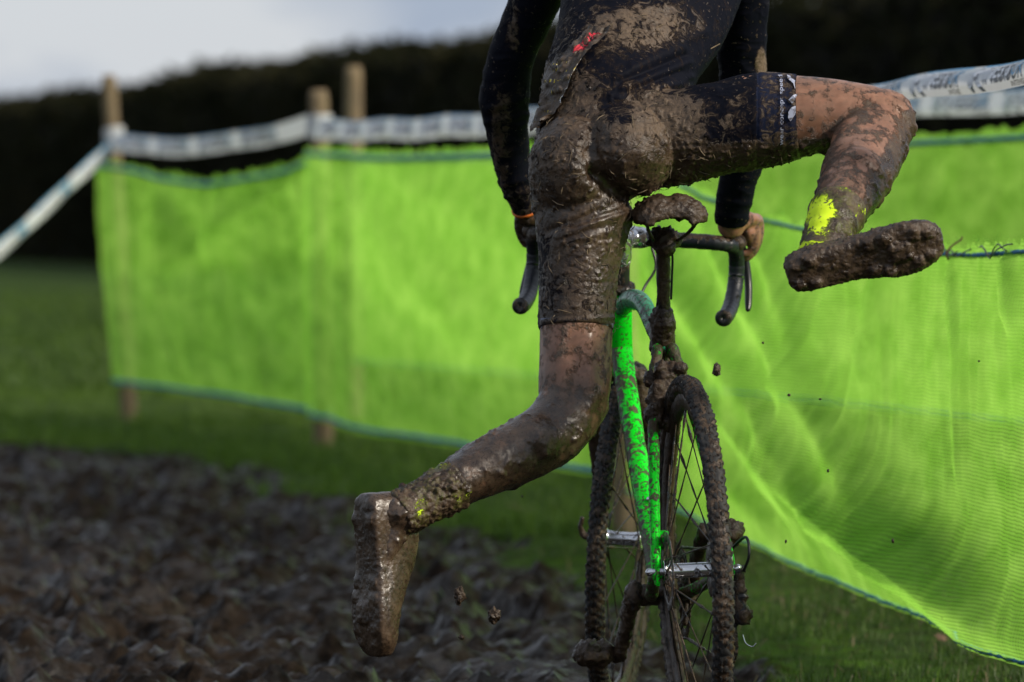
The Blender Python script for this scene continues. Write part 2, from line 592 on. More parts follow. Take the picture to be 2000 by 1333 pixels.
def ground_mat():
    b = NB('mud_and_turf')
    g = b.attr('grass')
    wet = b.attr('wet')
    n1 = b.noise(5.5, 6, 0.62, 0.6)
    n2 = b.noise(22, 6, 0.65, 0.4)
    n3 = b.noise(90, 4, 0.6)
    mudc = b.mix(b.rng(n2, 0.3, 0.72), (0.005, 0.0035, 0.0025), (0.025, 0.017, 0.0115))
    mudc = b.mix(b.math('MULTIPLY', b.rng(n1, 0.5, 0.75), 0.4), mudc, (0.040, 0.031, 0.024))
    gr = b.mix(b.rng(n1, 0.3, 0.7), (0.015, 0.036, 0.003), (0.044, 0.090, 0.008))
    gr = b.mix(b.math('MULTIPLY', b.rng(n2, 0.42, 0.7), 0.75), gr, (0.028, 0.021, 0.011))
    f = b.rng(b.math('ADD', g, b.math('MULTIPLY', b.math('SUBTRACT', n2, 0.5), 0.6)), 0.4, 0.7)
    c = b.mix(f, mudc, gr)
    glint = b.rng(b.math('ADD', b.noise(16, 4, 0.6), b.math('MULTIPLY', wet, 0.25)), 0.48, 0.80)
    glint = b.math('MULTIPLY', glint, b.math('SUBTRACT', 1.0, f))
    r = b.mixf(glint, 0.85, 0.34)
    h = b.math('ADD', b.math('MULTIPLY', n2, 1.0), b.math('MULTIPLY', n3, 0.35))
    b.bsdf(c, r, 0.0, b.bump(h, 0.7, 0.018), spec=b.mixf(glint, 0.05, 0.36))
    return b.m
M['ground'] = ground_mat()

def leaf_mat(name, a, c, attr='tint', trans=0.3, rough=0.55, spec=0.4):
    b = NB(name)
    t = b.attr(attr)
    col = b.mix(t, a, c)
    b.bsdf(col, rough, spec=spec)
    p = b.out.inputs[0].links[0].from_node
    tr = b.n('ShaderNodeBsdfTranslucent'); b.l(col, tr.inputs[0])
    mx = b.n('ShaderNodeMixShader'); mx.inputs[0].default_value = trans
    b.l(p.outputs[0], mx.inputs[1]); b.l(tr.outputs[0], mx.inputs[2]); b.l(mx.outputs[0], b.out.inputs[0])
    return b.m
M['grass'] = leaf_mat('grass_blade', (0.024, 0.056, 0.004), (0.088, 0.165, 0.012))
M['hedge'] = leaf_mat('hedge_leaf', (0.009, 0.012, 0.005), (0.042, 0.038, 0.018), trans=0.05, rough=0.9, spec=0.05)
M['hedge_core'] = plain('hedge_twigs', (0.007, 0.006, 0.004), 0.95, var=0.5, nscale=2.0, spec=0.1)
M['dead_leaf'] = plain('dead_leaf', (0.13, 0.07, 0.035), 0.7, var=0.4, nscale=60)
# ------------------------------------------------------------------ ground
XB_D = np.array([-40, 8, 11, 12.2, 14.1, 16.3, 19.0, 21.2, 23.2, 24.6, 26.0])
XB_X = np.array([0.9, 0.75, 0.55, 0.42, 0.12, -0.17, -0.5, -0.85, -1.5, -2.4, -7.0])
def grass_mask(x, y):
    xb = np.interp(y, XB_D, XB_X)
    n = fbm(np.stack([x * 1.3, y * 0.9, 0 * x], 1), 4, 11) - 0.5
    g = sstep(-0.16, 0.16, x - xb + n * 1.0)
    g = np.maximum(g, sstep(25.0, 26.8, y + n * 3))
    left = sstep(-9, -7.5, x)                      # the mud track is a few metres wide
    g = np.maximum(g, 1 - left)
    g = np.where(y < -20, np.maximum(g, sstep(-22, -30, y)), g)
    return g

def ground_height(x, y):
    q = np.stack([x, y, 0 * x], 1)
    g = grass_mask(x, y)
    w = np.stack([x * 1.0 + 0.5 * fbm(q * 3, 2, 5), y * 1.0, 0 * x], 1)
    clod = fbm(w * np.array([12, 7.5, 1]), 4, 21, 0.5) - 0.5
    rut = ridge(np.stack([x * 3.4 + y * 0.8, y * 0.9 - x * 0.3, 0 * x], 1), 2, 31) - 0.45
    step = ridge(q * np.array([6.5, 5, 1]), 3, 41) - 0.4
    mud = 0.15 * clod + 0.06 * rut + 0.07 * step - 0.04
    tur = 0.05 * (fbm(q * np.array([3, 2.5, 1]), 3, 51) - 0.5)
    near = np.exp(-((y - 17) / 22.0) ** 2)
    under = np.exp(-(((x - 0.29) / 0.22) ** 2 + ((y - 10.6) / 1.2) ** 2))
    h = (mud * (1 - g) + tur * g) * near * (1 - 0.7 * under)
    return h, g

def grade(fine_a, fine_b, step, lo, hi, growth=1.22):
    mid = list(np.arange(fine_a, fine_b, step))
    s, x, up = step, fine_b, []
    while x < hi:
        up.append(x); s *= growth; x += s
    up.append(hi)
    s, x, dn = step, fine_a, []
    while x > lo:
        s *= growth; x -= s; dn.append(max(x, lo))
    return np.array(sorted(set(dn + mid + up)))

gx = grade(-2.6, 1.6, 0.015, -400, 400, 1.2)
gy = np.concatenate([grade(10.4, 16.0, 0.018, -200, 16.0, 1.25), grade(16.02, 27.0, 0.035, 16.02, 900, 1.12)])
gy = np.array(sorted(set(np.round(gy, 4))))
GX, GY = np.meshgrid(gx, gy)
xx, yy = GX.ravel(), GY.ravel()
hh, gg = ground_height(xx, yy)
nx, ny = len(gx), len(gy)
idx = np.arange(nx * ny).reshape(ny, nx)
GF = np.stack([idx[:-1, :-1].ravel(), idx[:-1, 1:].ravel(), idx[1:, 1:].ravel(), idx[1:, :-1].ravel()], 1)
wetn = fbm(np.stack([xx * 2.5, yy * 1.5, 0 * xx], 1), 3, 61)
ground = mkobj('ground', np.stack([xx, yy, hh], 1), GF, M['ground'], attrs={'grass': gg, 'wet': wetn}, kind='structure')
ground['label'] = 'churned brown mud track with turf along the netting'

# ------------------------------------------------------------------ grass blades (uncountable)
def blades(name, n, ylo, yhi, hlo, hhi, wd, label, seed, dens_pow=1.0, bend=0.6, tm=0.42, mat='grass'):
    r = np.random.default_rng(seed)
    y = ylo + (yhi - ylo) * r.random(n * 3) ** dens_pow
    x = (r.random(n * 3) * 2 - 1) * (y * 0.092 + 0.35)
    g = grass_mask(x, y)
    keep = r.random(n * 3) < (g ** 1.5) * (0.12 + 0.88 * sstep(0.38, 0.60, fbm(np.stack([x * 2, y * 1.6, 0 * x], 1), 3, 71)))
    x, y = x[keep][:n], y[keep][:n]
    n = len(x)
    z = ground_height(x, y)[0] - 0.004
    a = r.random(n) * 2 * np.pi
    lean = (r.random(n) ** 1.2) * bend
    h = hlo + (hhi - hlo) * r.random(n) ** 1.5
    w = wd * (0.7 + 0.6 * r.random(n))
    b = r.random(n) * 2 * np.pi
    base = np.stack([x, y, z], 1)
    d = np.stack([np.cos(a), np.sin(a), 0 * a], 1)
    s = np.stack([np.cos(b), np.sin(b), 0 * b], 1) * w[:, None]
    up = np.array([0, 0, 1.0])
    m1 = base + (d * (lean * 0.35)[:, None] + up * (1 - 0.12 * lean)[:, None]) * (h * 0.55)[:, None]
    tp = base + (d * (lean * 1.0)[:, None] + up * (1 - 0.45 * lean)[:, None]) * h[:, None]
    V = np.stack([base - s, base + s, m1 + s * 0.8, m1 - s * 0.8, tp], 1).reshape(-1, 3)
    o = np.arange(n)[:, None] * 5
    F = np.concatenate([o + np.array([[0, 1, 2]]), o + np.array([[0, 2, 3]]), o + np.array([[3, 2, 4]])], 0)
    tint = np.repeat(np.clip(r.normal(tm, 0.28, n), 0, 1), 5)
    return mkobj(name, V, F, M[mat], attrs={'tint': tint}, smooth=False, kind='stuff', label=label)
blades('grass', 60000, 9.5, 17.5, 0.012, 0.055, 0.0012, 'short green turf along the foot of the near lime net', 1, 1.3, 1.5, 0.25)
blades('grass', 60000, 17.0, 32, 0.03, 0.085, 0.0026, 'blurred green turf between the mud and the far netting', 2, 1.2, 0.9, 0.75)  # brightness put into the tint to offset the net's shadow on this strip
blades('grass', 45000, 31, 75, 0.04, 0.10, 0.008, 'dark field of grass running back to the hedge', 3, 1.4, 0.8)

blades('dead_grass', 2600, 10.5, 17.0, 0.02, 0.075, 0.0011, 'brown dead stalks strewn through the turf by the near net', 4, 1.2, 2.4, 0.5, 'straw')

# dead leaves lying on the turf
def dead_leaf(px, py, size, label, rot):
    a = math.radians(rot)
    D = 11110 * CAM_H / (py - 430)
    c = P(px, py, D)
    h, _ = ground_height(np.array([c[0]]), np.array([c[1]]))
    c[2] = h[0] + 0.022
    outline = [(0, -1), (.22, -.6), (.5, -.35), (.36, 0), (.6, .3), (.3, .45), (.1, 1), (-.15, .5), (-.55, .42), (-.36, .02), (-.5, -.3), (-.2, -.55)]
    V = [(0, 0, 0.05)] + [(u, v, 0.14 * (u * u + 0.4 * v * v) + 0.05 * math.sin(5 * v)) for u, v in outline]
    V = np.array(V) * size
    R = np.array(Matrix.Rotation(a, 3, 'Z') @ Matrix.Rotation(0.35, 3, 'X'))
    V = V @ R.T + c
    n = len(outline)
    F = [(0, 1 + i, 1 + (i + 1) % n) for i in range(n)]
    mkobj('dead_leaf', V, F, M['dead_leaf'], label=label, category='leaf', group='dead leaves on the turf')
dead_leaf(1838, 1252, 0.026, 'curled brown dead leaf under the near net, rightmost leaf on the turf', 20)
dead_leaf(1005, 1000, 0.03, 'blurred brown dead leaf on the grass left of the front wheel', 80)
dead_leaf(1668, 1190, 0.018, 'small brown dead leaf just below the blue bottom rope', 140)

# ------------------------------------------------------------------ hedge
hr = np.random.default_rng(5)
HA, HB = np.array([-26.24, 200.0]), np.array([9.0, 47.4])
hd = (HB - HA) / np.linalg.norm(HB - HA); hlen = np.linalg.norm(HB - HA)
hn = np.array([-abs(hd[1]), -abs(hd[0])])
hedge = root('hedge', (0, 86, 0), 'tall dark clipped hedge behind the netting', 'hedge')
def hedge_top(s):
    q = np.stack([s * 0.16, 0 * s, 0 * s], 1)
    return 3.68 + 0.35 * (fbm(q, 3, 81) - 0.3) + 0.3 * (fbm(q * 7, 2, 85) - 0.5)
ns, nv = 460, 46
S, T = np.meshgrid(np.linspace(0, hlen, ns), np.linspace(0, 1, nv))
S, T = S.ravel(), T.ravel()
ht = hedge_top(S)
prof_n = np.where(T < 0.45, 0.55, np.where(T < 0.6, 0.55 - (T - 0.45) / 0.15 * 1.1, -0.55))
prof_z = np.where(T < 0.45, T / 0.45, np.where(T < 0.6, 1.0, (1 - T) / 0.4))
bump_ = fbm(np.stack([S * 1.1, T * 9, 0 * S], 1), 4, 91) - 0.5
off = prof_n * (1 + 0.5 * bump_) + 0.25 * bump_
XY = HA + S[:, None] * hd + off[:, None] * hn
Z = prof_z * (ht - 0.15) + 0.25 * bump_ * (prof_z > 0.9) - 0.05
idx = np.arange(ns * nv).reshape(nv, ns)
F = np.stack([idx[:-1, :-1].ravel(), idx[:-1, 1:].ravel(), idx[1:, 1:].ravel(), idx[1:, :-1].ravel()], 1)
mkobj('branches', np.column_stack([XY, Z]), F, M['hedge_core'], hedge)
n = 76000
s = hr.random(n) * hlen
face = hr.random(n) < 0.78
z = np.where(face, hr.random(n) * hedge_top(s), hedge_top(s) + hr.normal(0, 0.07, n))
o = np.where(face, 0.62 + hr.normal(0, 0.14, n) + 0.3 * (fbm(np.stack([s * 1.1, z * 2, 0 * s], 1), 3, 92) - 0.5), (hr.random(n) - 0.5) * 1.1)
C = np.column_stack([HA + s[:, None] * hd + o[:, None] * hn, z])
a1 = hr.normal(size=(n, 3)); a1 /= np.linalg.norm(a1, axis=1)[:, None]
a2 = np.cross(a1, hr.normal(size=(n, 3))); a2 /= np.linalg.norm(a2, axis=1)[:, None]
sz = (0.06 + 0.07 * hr.random(n))[:, None]
V = np.stack([C - a1 * sz, C - a2 * sz * 0.5, C + a1 * sz, C + a2 * sz * 0.5], 1).reshape(-1, 3)
F = np.arange(n * 4).reshape(-1, 4)
tint = np.clip(0.5 * fbm(np.stack([s * 0.35, z * 0.5, 0 * s], 1), 3, 93) + hr.normal(0.1, 0.2, n), 0, 1)
mkobj('foliage', V, F, M['hedge'], hedge, attrs={'tint': np.repeat(tint, 4)}, smooth=False, kind='stuff')

# ------------------------------------------------------------------ fence line
def gpos(px, py):
    D = 11110 * CAM_H / (py - 430)
    p = P(px, py, D); p[2] = 0
    return p
P1 = gpos(255, 822); P2 = gpos(632, 872); PC = gpos(1222, 1046)
R1 = np.array([0.995, 11.05, 0.0])
dirA3 = (R1 - PC) / np.linalg.norm(R1 - PC)
PR = R1 + dirA3 * 1.35
B0 = np.array([-0.742, 26.6, 0.0]); B1 = np.array([1.60, 17.8, 0.0])
dirB = (B1 - B0) / np.linalg.norm(B1 - B0)
B2 = B1 + dirB * 3.0

def stake(base, top_off, h, r, label, seed):
    rs = np.random.default_rng(seed)
    pts = []
    for k in range(9):
        t = k / 8
        p = base + np.array([top_off[0] * t, top_off[1] * t, -0.08 + (h + 0.08) * t])
        p[:2] += rs.normal(0, 0.0016, 2)
        rr = r * (1.06 - 0.10 * t) * (1 + rs.normal(0, 0.012))
        pts.append([*p, rr, rr])
    V, F = loft(pts, n=40, seg=18, ref=(0, 1, 0), cap=False)
    nrm = normals(V, F)
    V = V + nrm * (0.006 * (fbm(V * np.array([40, 40, 5]), 3, seed) - 0.5))[:, None]
    # bevelled, split top
    top = V[:, 2] > base[2] + h - 0.012
    c = V[top].mean(0)
    V[top] = c + (V[top] - c) * np.array([0.86, 0.86, 1]) + np.array([0, 0, 0.004])
    return mkobj('wooden_stake', V, F, M['wood'], label=label, category='stake', group='wooden fence stakes', smooth=True)
stake(P1, (-0.10, 0.02), 1.64, 0.038, 'round wooden stake at the far left end of the netting', 11)
stake(P2, (-0.02, 0.0), 1.50, 0.043, 'short stubby wooden stake at the bright corner of the netting', 12)
stake(B0, (0.0, 0.0), 1.67, 0.042, 'taller wooden stake just right of the short stubby one', 13)
stake(PC, (0.0, 0.0), 1.42, 0.036, 'wooden stake whose foot shows through the front wheel spokes', 14)
stake(PR + np.array([0.02, 0, 0]), (0.0, 0.0), 1.45, 0.036, 'wooden stake holding the near end of the right net', 15)
stake(B2, (0.0, 0.0), 1.5, 0.036, 'wooden stake holding the right end of the rear net', 16)

def net_sheet(A, B, ztop, zbot, folds, seed, nu, nv, amp=0.03, big=0.05, fray=0.0, fk=1.5, lean=0.0):
    """ztop, zbot: functions of s in [0,1]; folds: list of ((s,z),(s,z),width,height)."""
    L = np.linalg.norm(B - A)
    d = (B - A) / L
    n = np.array([d[1], -d[0], 0.0])
    if n[1] > 0: n = -n
    s, t = np.meshgrid(np.linspace(0, 1, nu), np.linspace(0, 1, nv))
    s, t = s.ravel(), t.ravel()
    zt, zb = ztop(s), zbot(s)
    if fray:
        zt = zt + (t > 0.999) * fray * (vnoise(np.stack([s * L * 60, 0 * s, 0 * s], 1), seed) - 0.4) * 2
    z = zb + (zt - zb) * t
    x = s * L
    belly = np.sin(np.pi * t) * np.sin(np.pi * s) * big
    q = np.stack([x * 2.2, z * 1.0, 0 * x], 1)
    o = belly + amp * (fbm(q, 3, seed) - 0.5) * np.minimum(1, 12 * s * (1 - s) + 0.25)
    q2 = np.stack([x * 9 + z * 3.0, z * 2.2 - x * 1.5, 0 * x], 1)
    o = o + amp * 0.28 * (ridge(q2, 2, seed + 3) - 0.4)
    for a, b, w, h in folds:
        ax, az, bx, bz = a[0] * L, a[1], b[0] * L, b[1]
        wz = z + 0.05 * (fbm(np.stack([x * 1.5, z * 2, 0 * x + w * 50], 1), 2, seed + 17) - 0.5)
        q = ((x - ax) * (bx - ax) + (wz - az) * (bz - az)) / ((bx - ax) ** 2 + (bz - az) ** 2)
        dist = np.abs((x - ax) * (bz - az) - (wz - az) * (bx - ax)) / math.hypot(bx - ax, bz - az)
        ends = sstep(-0.25, 0.25, q) * sstep(1.25, 0.75, q)
        o = o + fk * h * ends * np.exp(-np.abs(dist / (1.45 * w * (0.75 + 0.5 * np.clip(q, 0, 1)))) ** 1.6)
    V = A + np.outer(x, d) + np.outer(o, n) + np.outer(z, [0, 0, 1.0])
    V[:, 0] += lean * (z / 1.3) * (1 - s) ** 2
    idx = np.arange(nu * nv).reshape(nv, nu)
    F = np.stack([idx[:-1, :-1].ravel(), idx[:-1, 1:].ravel(), idx[1:, 1:].ravel(), idx[1:, :-1].ravel()], 1)
    return V, F, x, z, idx

def net(name_label, A, B, ztop, zbot, folds, seed, nu=140, nv=90, amp=0.03, big=0.05, fray=0.01, top_rope=True, bot_rope=True, rope_r=0.006, fk=0.75, lean=0.0):
    L = np.linalg.norm(B - A)
    V, F, x, z, idx = net_sheet(A, B, ztop, zbot, folds, seed, nu, nv, amp, big, fray, fk, lean)
    r = root('safety_net', (A + B) / 2, name_label, 'netting', 'lime green safety nets')
    mkobj('netting', V, F, M['net'], r, attrs={'su': x, 'sv': z})
    def rope(row, dz):
        p = V[idx[row]] + np.array([0, 0, dz])
        p = p[::3] + 0
        p[:, 2] = np.convolve(np.pad(p[:, 2], 3, mode='edge'), np.ones(7) / 7, 'valid')
        W, G = loft(np.hstack([p, np.full((len(p), 1), rope_r)]), n=len(p) * 3, seg=8, ref=(0.2, 0.1, 1), cap=False)
        N = normals(W, G)
        W = W + N * (0.0016 * np.sin(np.arange(len(W)) * 2.1))[:, None]
        mkobj('edge_rope', W, G, M['rope'], r)
    if top_rope: rope(-2, -0.012)
    if bot_rope: rope(1, 0.004)
    return r, V, idx

lin = lambda xs, ys: (lambda s: np.interp(s, xs, ys))
def smooth_interp(xs, ys):
    def f(s):
        g = np.linspace(-0.2, 1.2, 400)
        y = np.interp(g, xs, ys)
        y = np.convolve(np.pad(y, 20, mode='edge'), np.ones(41) / 41, 'valid')
        return np.interp(s, g, y)
    return f

top1 = P1 + np.array([-0.02, 0, 0]); 
net('far left lime net panel between the leaning end stake and the stubby corner stake', P1 + np.array([-0.055, -0.065, 0]), P2 + np.array([0.03, -0.06, 0]),
    smooth_interp([0, 0.15, 0.45, 0.8, 1], [1.25, 1.20, 1.13, 1.18, 1.25]), smooth_interp([0, 0.5, 1], [0.175, 0.16, 0.125]),
    [((1.0, 1.22), (0.35, 0.72), 0.05, 0.05), ((0.0, 1.2), (0.06, 0.2), 0.07, 0.05), ((0.25, 1.12), (0.9, 0.25), 0.09, -0.04)], 3,
    nu=130, nv=80, amp=0.07, big=0.06, fray=0.02, rope_r=0.010, lean=-0.085)
net('bright lime net panel behind the trailing leg', P2 + np.array([-0.045, -0.07, 0]), PC + np.array([0, -0.045, 0]),
    smooth_interp([0, 0.3, 0.7, 1], [1.26, 1.215, 1.20, 1.20]), smooth_interp([0, 0.2, 0.45, 0.8, 1], [0.125, 0.10, 0.14, 0.15, 0.165]),
    [((0.0, 1.2), (0.0, 0.2), 0.10, 0.06), ((0.05, 1.22), (0.8, 0.3), 0.10, 0.04), ((0.3, 1.15), (1.0, 0.7), 0.08, 0.03)], 4,
    nu=150, nv=80, amp=0.06, big=0.04, fray=0.015, rope_r=0.009)
# the near net with its sagging top
LA3 = np.linalg.norm(PR - PC)
def a3(px, py):
    k = (px - 1000) / 11110
    t = (k * PC[1] - PC[0]) / (dirA3[0] - k * dirA3[1])
    D = PC[1] + dirA3[1] * t
    return (t / LA3, CAM_H + (430 - py) / (11110 / D))
folds = []
for (x0, y0, x1, y1, w, h) in [
        (1345, 540, 1720, 1040, 0.055, 0.050), (1345, 665, 1640, 1030, 0.05, 0.045), (1350, 800, 1540, 1060, 0.045, 0.035),
        (1400, 450, 1900, 1180, 0.05, 0.040), (1700, 1000, 2020, 1240, 0.05, 0.05), (1560, 900, 1960, 1200, 0.035, 0.03),
        (1862, 500, 1885, 700, 0.016, 0.014), (1885, 700, 1900, 960, 0.03, 0.014), (1985, 500, 2010, 640, 0.03, 0.02),
        (1660, 480, 1600, 800, 0.04, 0.022), (1740, 480, 1700, 820, 0.04, 0.02), (1480, 430, 1620, 720, 0.04, 0.025), (1300, 420, 1420, 800, 0.05, 0.04)]:
    folds.append((a3(x0, y0), a3(x1, y1), w, h))
tops = [a3(px, py) for px, py in ((1230, 300), (1340, 352), (1450, 405), (1560, 435), (1640, 452), (1740, 470), (1860, 486), (1930, 484), (2000, 478))]
bots = [a3(px, py) for px, py in ((1150, 938), (1300, 995), (1450, 1060), (1600, 1122), (1700, 1168), (1850, 1228), (2000, 1288))]
near_net, NV, NI = net('near lime net with visible mesh and sagging top, right of the bicycle', PC + np.array([0.0, -0.04, 0]), PR,
    smooth_interp([-0.2] + [t[0] for t in tops] + [1.2], [1.15] + [t[1] for t in tops] + [1.0]),
    smooth_interp([-0.2] + [t[0] for t in bots] + [1.2], [0.165] + [t[1] for t in bots] + [0.1]),
    folds, 6, nu=420, nv=170, amp=0.04, big=0.03, fray=0.012, rope_r=0.0042, fk=1.6)
net('rear lime net seen above the sagging top of the near one', B0 + np.array([0, -0.05, 0]), B2,
    smooth_interp([0, 0.3, 0.7, 1], [1.255, 1.225, 1.235, 1.25]), smooth_interp([0, 0.5, 1], [0.28, 0.31, 0.30]),
    [((0.1, 1.2), (0.6, 0.4), 0.1, 0.03), ((0.5, 1.2), (0.9, 0.5), 0.1, 0.03)], 8, nu=180, nv=70, amp=0.05, big=0.03, fray=0.02, rope_r=0.008)

# frayed threads along the sagging edge of the near net
fr = np.random.default_rng(9)
Vs, Fs = [], []
edge = NV[NI[-1]]
for k in range(420):
    i = fr.integers(60, len(edge) - 1)
    b = edge[i]
    h = 0.006 + 0.016 * fr.random() ** 2
    tip = b + np.array([fr.normal(0, 0.006), fr.normal(0, 0.006), h])
    w = np.array([0.0007, 0, 0])
    n0 = len(Vs)
    Vs += [b - w, b + w, (b + tip) / 2 + w + [0.002 * fr.normal(), 0, 0], tip]
    Fs += [(n0, n0 + 1, n0 + 2), (n0, n0 + 2, n0 + 3)]
Vs = np.array(Vs)
o = mkobj('frayed_threads', Vs, Fs, M['net'], near_net, attrs={'su': Vs[:, 0], 'sv': Vs[:, 2]}, smooth=False, kind='stuff')
# dark mended thread knots on the blue top rope, and a bent wire hook
Vs = []
def strand(pts, r, mat, name, parent):
    V, F = tube(pts, r, seg=6, n=24)
    mkobj(name, V, F, mat, parent)
def on_edge(px, dz=0.0):
    s = a3(px, 480)[0]
    i = int(np.clip(s * (len(edge) - 1), 0, len(edge) - 1))
    return edge[i] + np.array([-0.008, -0.008, dz])
for k, (pa, pb) in enumerate([(1828, 1905), (1835, 1880), (1930, 1998), (1938, 1990)]):
    pts = [on_edge(pa + (pb - pa) * t, -0.012 + 0.012 * math.sin(6 * t + k) * (0.6 + 0.4 * k / 4)) for t in np.linspace(0, 1, 7)]
    strand(pts, 0.0015, M['letter_black'], 'black_tie_thread', near_net)
hk = on_edge(1868, -0.02)
strand([hk + np.array(q) for q in ((-0.008, 0, -0.012), (-0.012, 0, 0.0), (-0.006, 0, 0.012), (0.006, 0, 0.022), (0.018, 0, 0.03), (0.02, 0, 0.036))], 0.002, plain('rusty_wire', (0.10, 0.05, 0.02), 0.6), 'wire_hook', near_net)

# ------------------------------------------------------------------ course tape with printed lettering
_text_cache = {}
def text_mesh(body):
    if body in _text_cache: return _text_cache[body]
    cu = bpy.data.curves.new('t', 'FONT'); cu.body = body; cu.size = 1.0; cu.resolution_u = 3; cu.offset = 0.012
    o = bpy.data.objects.new('t', cu); COL.objects.link(o)
    dg = bpy.context.evaluated_depsgraph_get()
    me = bpy.data.meshes.new_from_object(o.evaluated_get(dg))
    V = np.array([v.co[:] for v in me.vertices])
    F = [tuple(p.vertices) for p in me.polygons]
    bpy.data.objects.remove(o, do_unlink=True); bpy.data.curves.remove(cu); bpy.data.meshes.remove(me)
    V[:, 0] -= V[:, 0].min(); w = V[:, 0].max(); V[:, 0] /= w
    y0, y1 = V[:, 1].min(), V[:, 1].max()
    V[:, 1] = (V[:, 1] - y0) / (y1 - y0)
    # subdivide long edges so that print follows the curl of the tape
    _text_cache[body] = (V[:, :2], F)
    return _text_cache[body]

def course_tape(label, A, B, sag=0.02, width=0.075, curl=1.0, twist=None, letters=True, s0=0.0, group='printed course tape', flip=False):
    A, B = np.array(A, dtype=float), np.array(B, dtype=float)
    L = np.linalg.norm(B - A)
    dv = (B - A) / L
    hor = np.array([dv[0], dv[1], 0]); hor /= np.linalg.norm(hor)
    nrm = np.array([hor[1], -hor[0], 0.0])
    if nrm[1] > 0: nrm = -nrm
    tw = twist or (lambda s: 0 * s)
    def surf(s, c, lift=0.0):
        """s metres along, c 0..1 across the tape (0 = lower edge)"""
        t = s / L
        z = width * np.where(c < 0.5, c, 0.5 + (c - 0.5) * (1 - 0.45 * curl))
        o = np.where(c < 0.5, 0.006 * np.sin(c * 6.28), -0.055 * curl * (c - 0.5) ** 1.5 * 2) + 0.003 * np.sin(s * 9 + c * 3) + lift
        a = tw(t)
        z2 = (z - width / 2) * np.cos(a) - o * np.sin(a)
        o2 = o * np.cos(a) + (z - width / 2) * np.sin(a)
        zz = z2 - sag * 4 * t * (1 - t) + 0.004 * np.sin(s * 4.1)
        return A + np.outer(s, dv) + np.outer(o2, nrm) + np.outer(zz, [0, 0, 1.0])
    r = root('course_tape', (A + B) / 2, label, 'tape', group)
    nu, nv = max(12, int(L * 60)), 13
    s, c = np.meshgrid(np.linspace(0, L, nu), np.linspace(0, 1, nv))
    V = surf(s.ravel(), c.ravel())
    idx = np.arange(nu * nv).reshape(nv, nu)
    F = np.stack([idx[:-1, :-1].ravel(), idx[:-1, 1:].ravel(), idx[1:, 1:].ravel(), idx[1:, :-1].ravel()], 1)
    mkobj('strip', V, F, M['tape'], r)
    if letters:
        per = 0.675
        k = 0
        x = s0
        while x < L - 0.57:
            def put(body, xa, wa, c0, ch, mat, name, lift):
                U, G = text_mesh(body)
                mkobj(name, surf(np.clip(xa + U[:, 0] * wa, 0, L), np.clip(c0 + U[:, 1] * ch, 0, 1), lift), G, mat, r, smooth=False)
            for body, xa, wa, c0, ch in (('K', x, 0.15, 0.16, 0.74), ('INESIS', x + 0.13, 0.265, 0.33, 0.52)):
                put(body, xa + 0.022, wa, c0 - 0.13, ch, M['letter_black'], 'lettering', 0.0008)
                put(body, xa + 0.012, wa, c0 - 0.075, ch, M['letter_black'], 'lettering', 0.0010)
                put(body, xa - 0.004, wa * 1.03, c0 - 0.012, ch * 1.03, M['letter_black'], 'lettering', 0.0012)
                put(body, xa, wa, c0, ch, M['letter_white'], 'lettering', 0.0020)
            put('UK', x + 0.425, 0.125, 0.20, 0.54, M['letter_black'], 'lettering', 0.0012)
            put('UK', x + 0.415, 0.125, 0.31, 0.52, M['letter_blue'], 'lettering', 0.0020)
            put('INTENSE', x + 0.42, 0.14, 0.03, 0.14, M['letter_black'], 'lettering', 0.0016)
            g = np.linspace(0, 1, 9)
            sx = np.concatenate([x - 0.02 + g * 0.56, x - 0.02 + g * 0.56]); cc = np.concatenate([np.full(9, 0.90), np.full(9, 0.995)])
            mkobj('blue_stripe', surf(np.clip(sx, 0, L), cc, 0.0012), [(i, i + 1, 10 + i, 9 + i) for i in range(8)], M['letter_blue'], r)
            x += per; k += 1
    return r
course_tape('printed white tape, sharpest one, running behind the raised knee', PC + np.array([0.0, -0.05, 1.245]), PR + np.array([0, 0, 1.262]), sag=0.008, s0=0.22)
course_tape('blurred white tape strung along the top of the rear net', B0 + np.array([0, -0.06, 1.375]), B2 + np.array([0, 0, 1.335]), sag=0.015, width=0.085, curl=0.3, s0=0.1)
course_tape('blurred white tape sagging between the two stakes on the left', P1 + np.array([-0.08, -0.06, 1.325]), P2 + np.array([-0.02, -0.06, 1.37]), sag=0.055, width=0.085, curl=0.2, s0=0.1, twist=lambda t: 0.5 * t)
course_tape('blurred white tape from the stubby corner stake towards the rider', P2 + np.array([-0.03, -0.06, 1.335]), PC + np.array([0, -0.05, 1.29]), sag=0.02, width=0.085, curl=0.2, s0=0.15)
tl = P(-120, 590, 24.5)
course_tape('blurred white tape dropping to the lower left from the end stake', tl, P1 + np.array([-0.07, -0.06, 1.32]), sag=0.015, width=0.07, curl=0.2, s0=0.05)
stake(np.array([tl[0] - 0.03, tl[1], 0.0]), (0.0, 0.0), float(tl[2]) + 0.25, 0.038, 'wooden stake at the low end of the dropping tape', 17)
def tape_wrap(c, r, z, label):
    rt = root('tape_wrap', c, label, 'tape')
    a = np.linspace(0, 2 * np.pi * 2.3, 90)
    V = []
    for w in (0, 0.06):
        V += [c + np.array([(r + 0.002 + 0.0006 * t) * math.cos(t), (r + 0.002 + 0.0006 * t) * math.sin(t), z + w + 0.015 * math.sin(t * 0.7) + 0.004 * t]) for t in a]
    n = len(a)
    mkobj('strip', np.array(V), [(i, i + 1, n + i + 1, n + i) for i in range(n - 1)], M['tape'], rt)
tape_wrap(P1 + np.array([-0.08, 0.016, 0]), 0.04, 1.28, 'white tape wound round the end stake on the far left')
tape_wrap(P2 + np.array([-0.018, 0, 0]), 0.045, 1.28, 'white tape wound round the stubby corner stake')
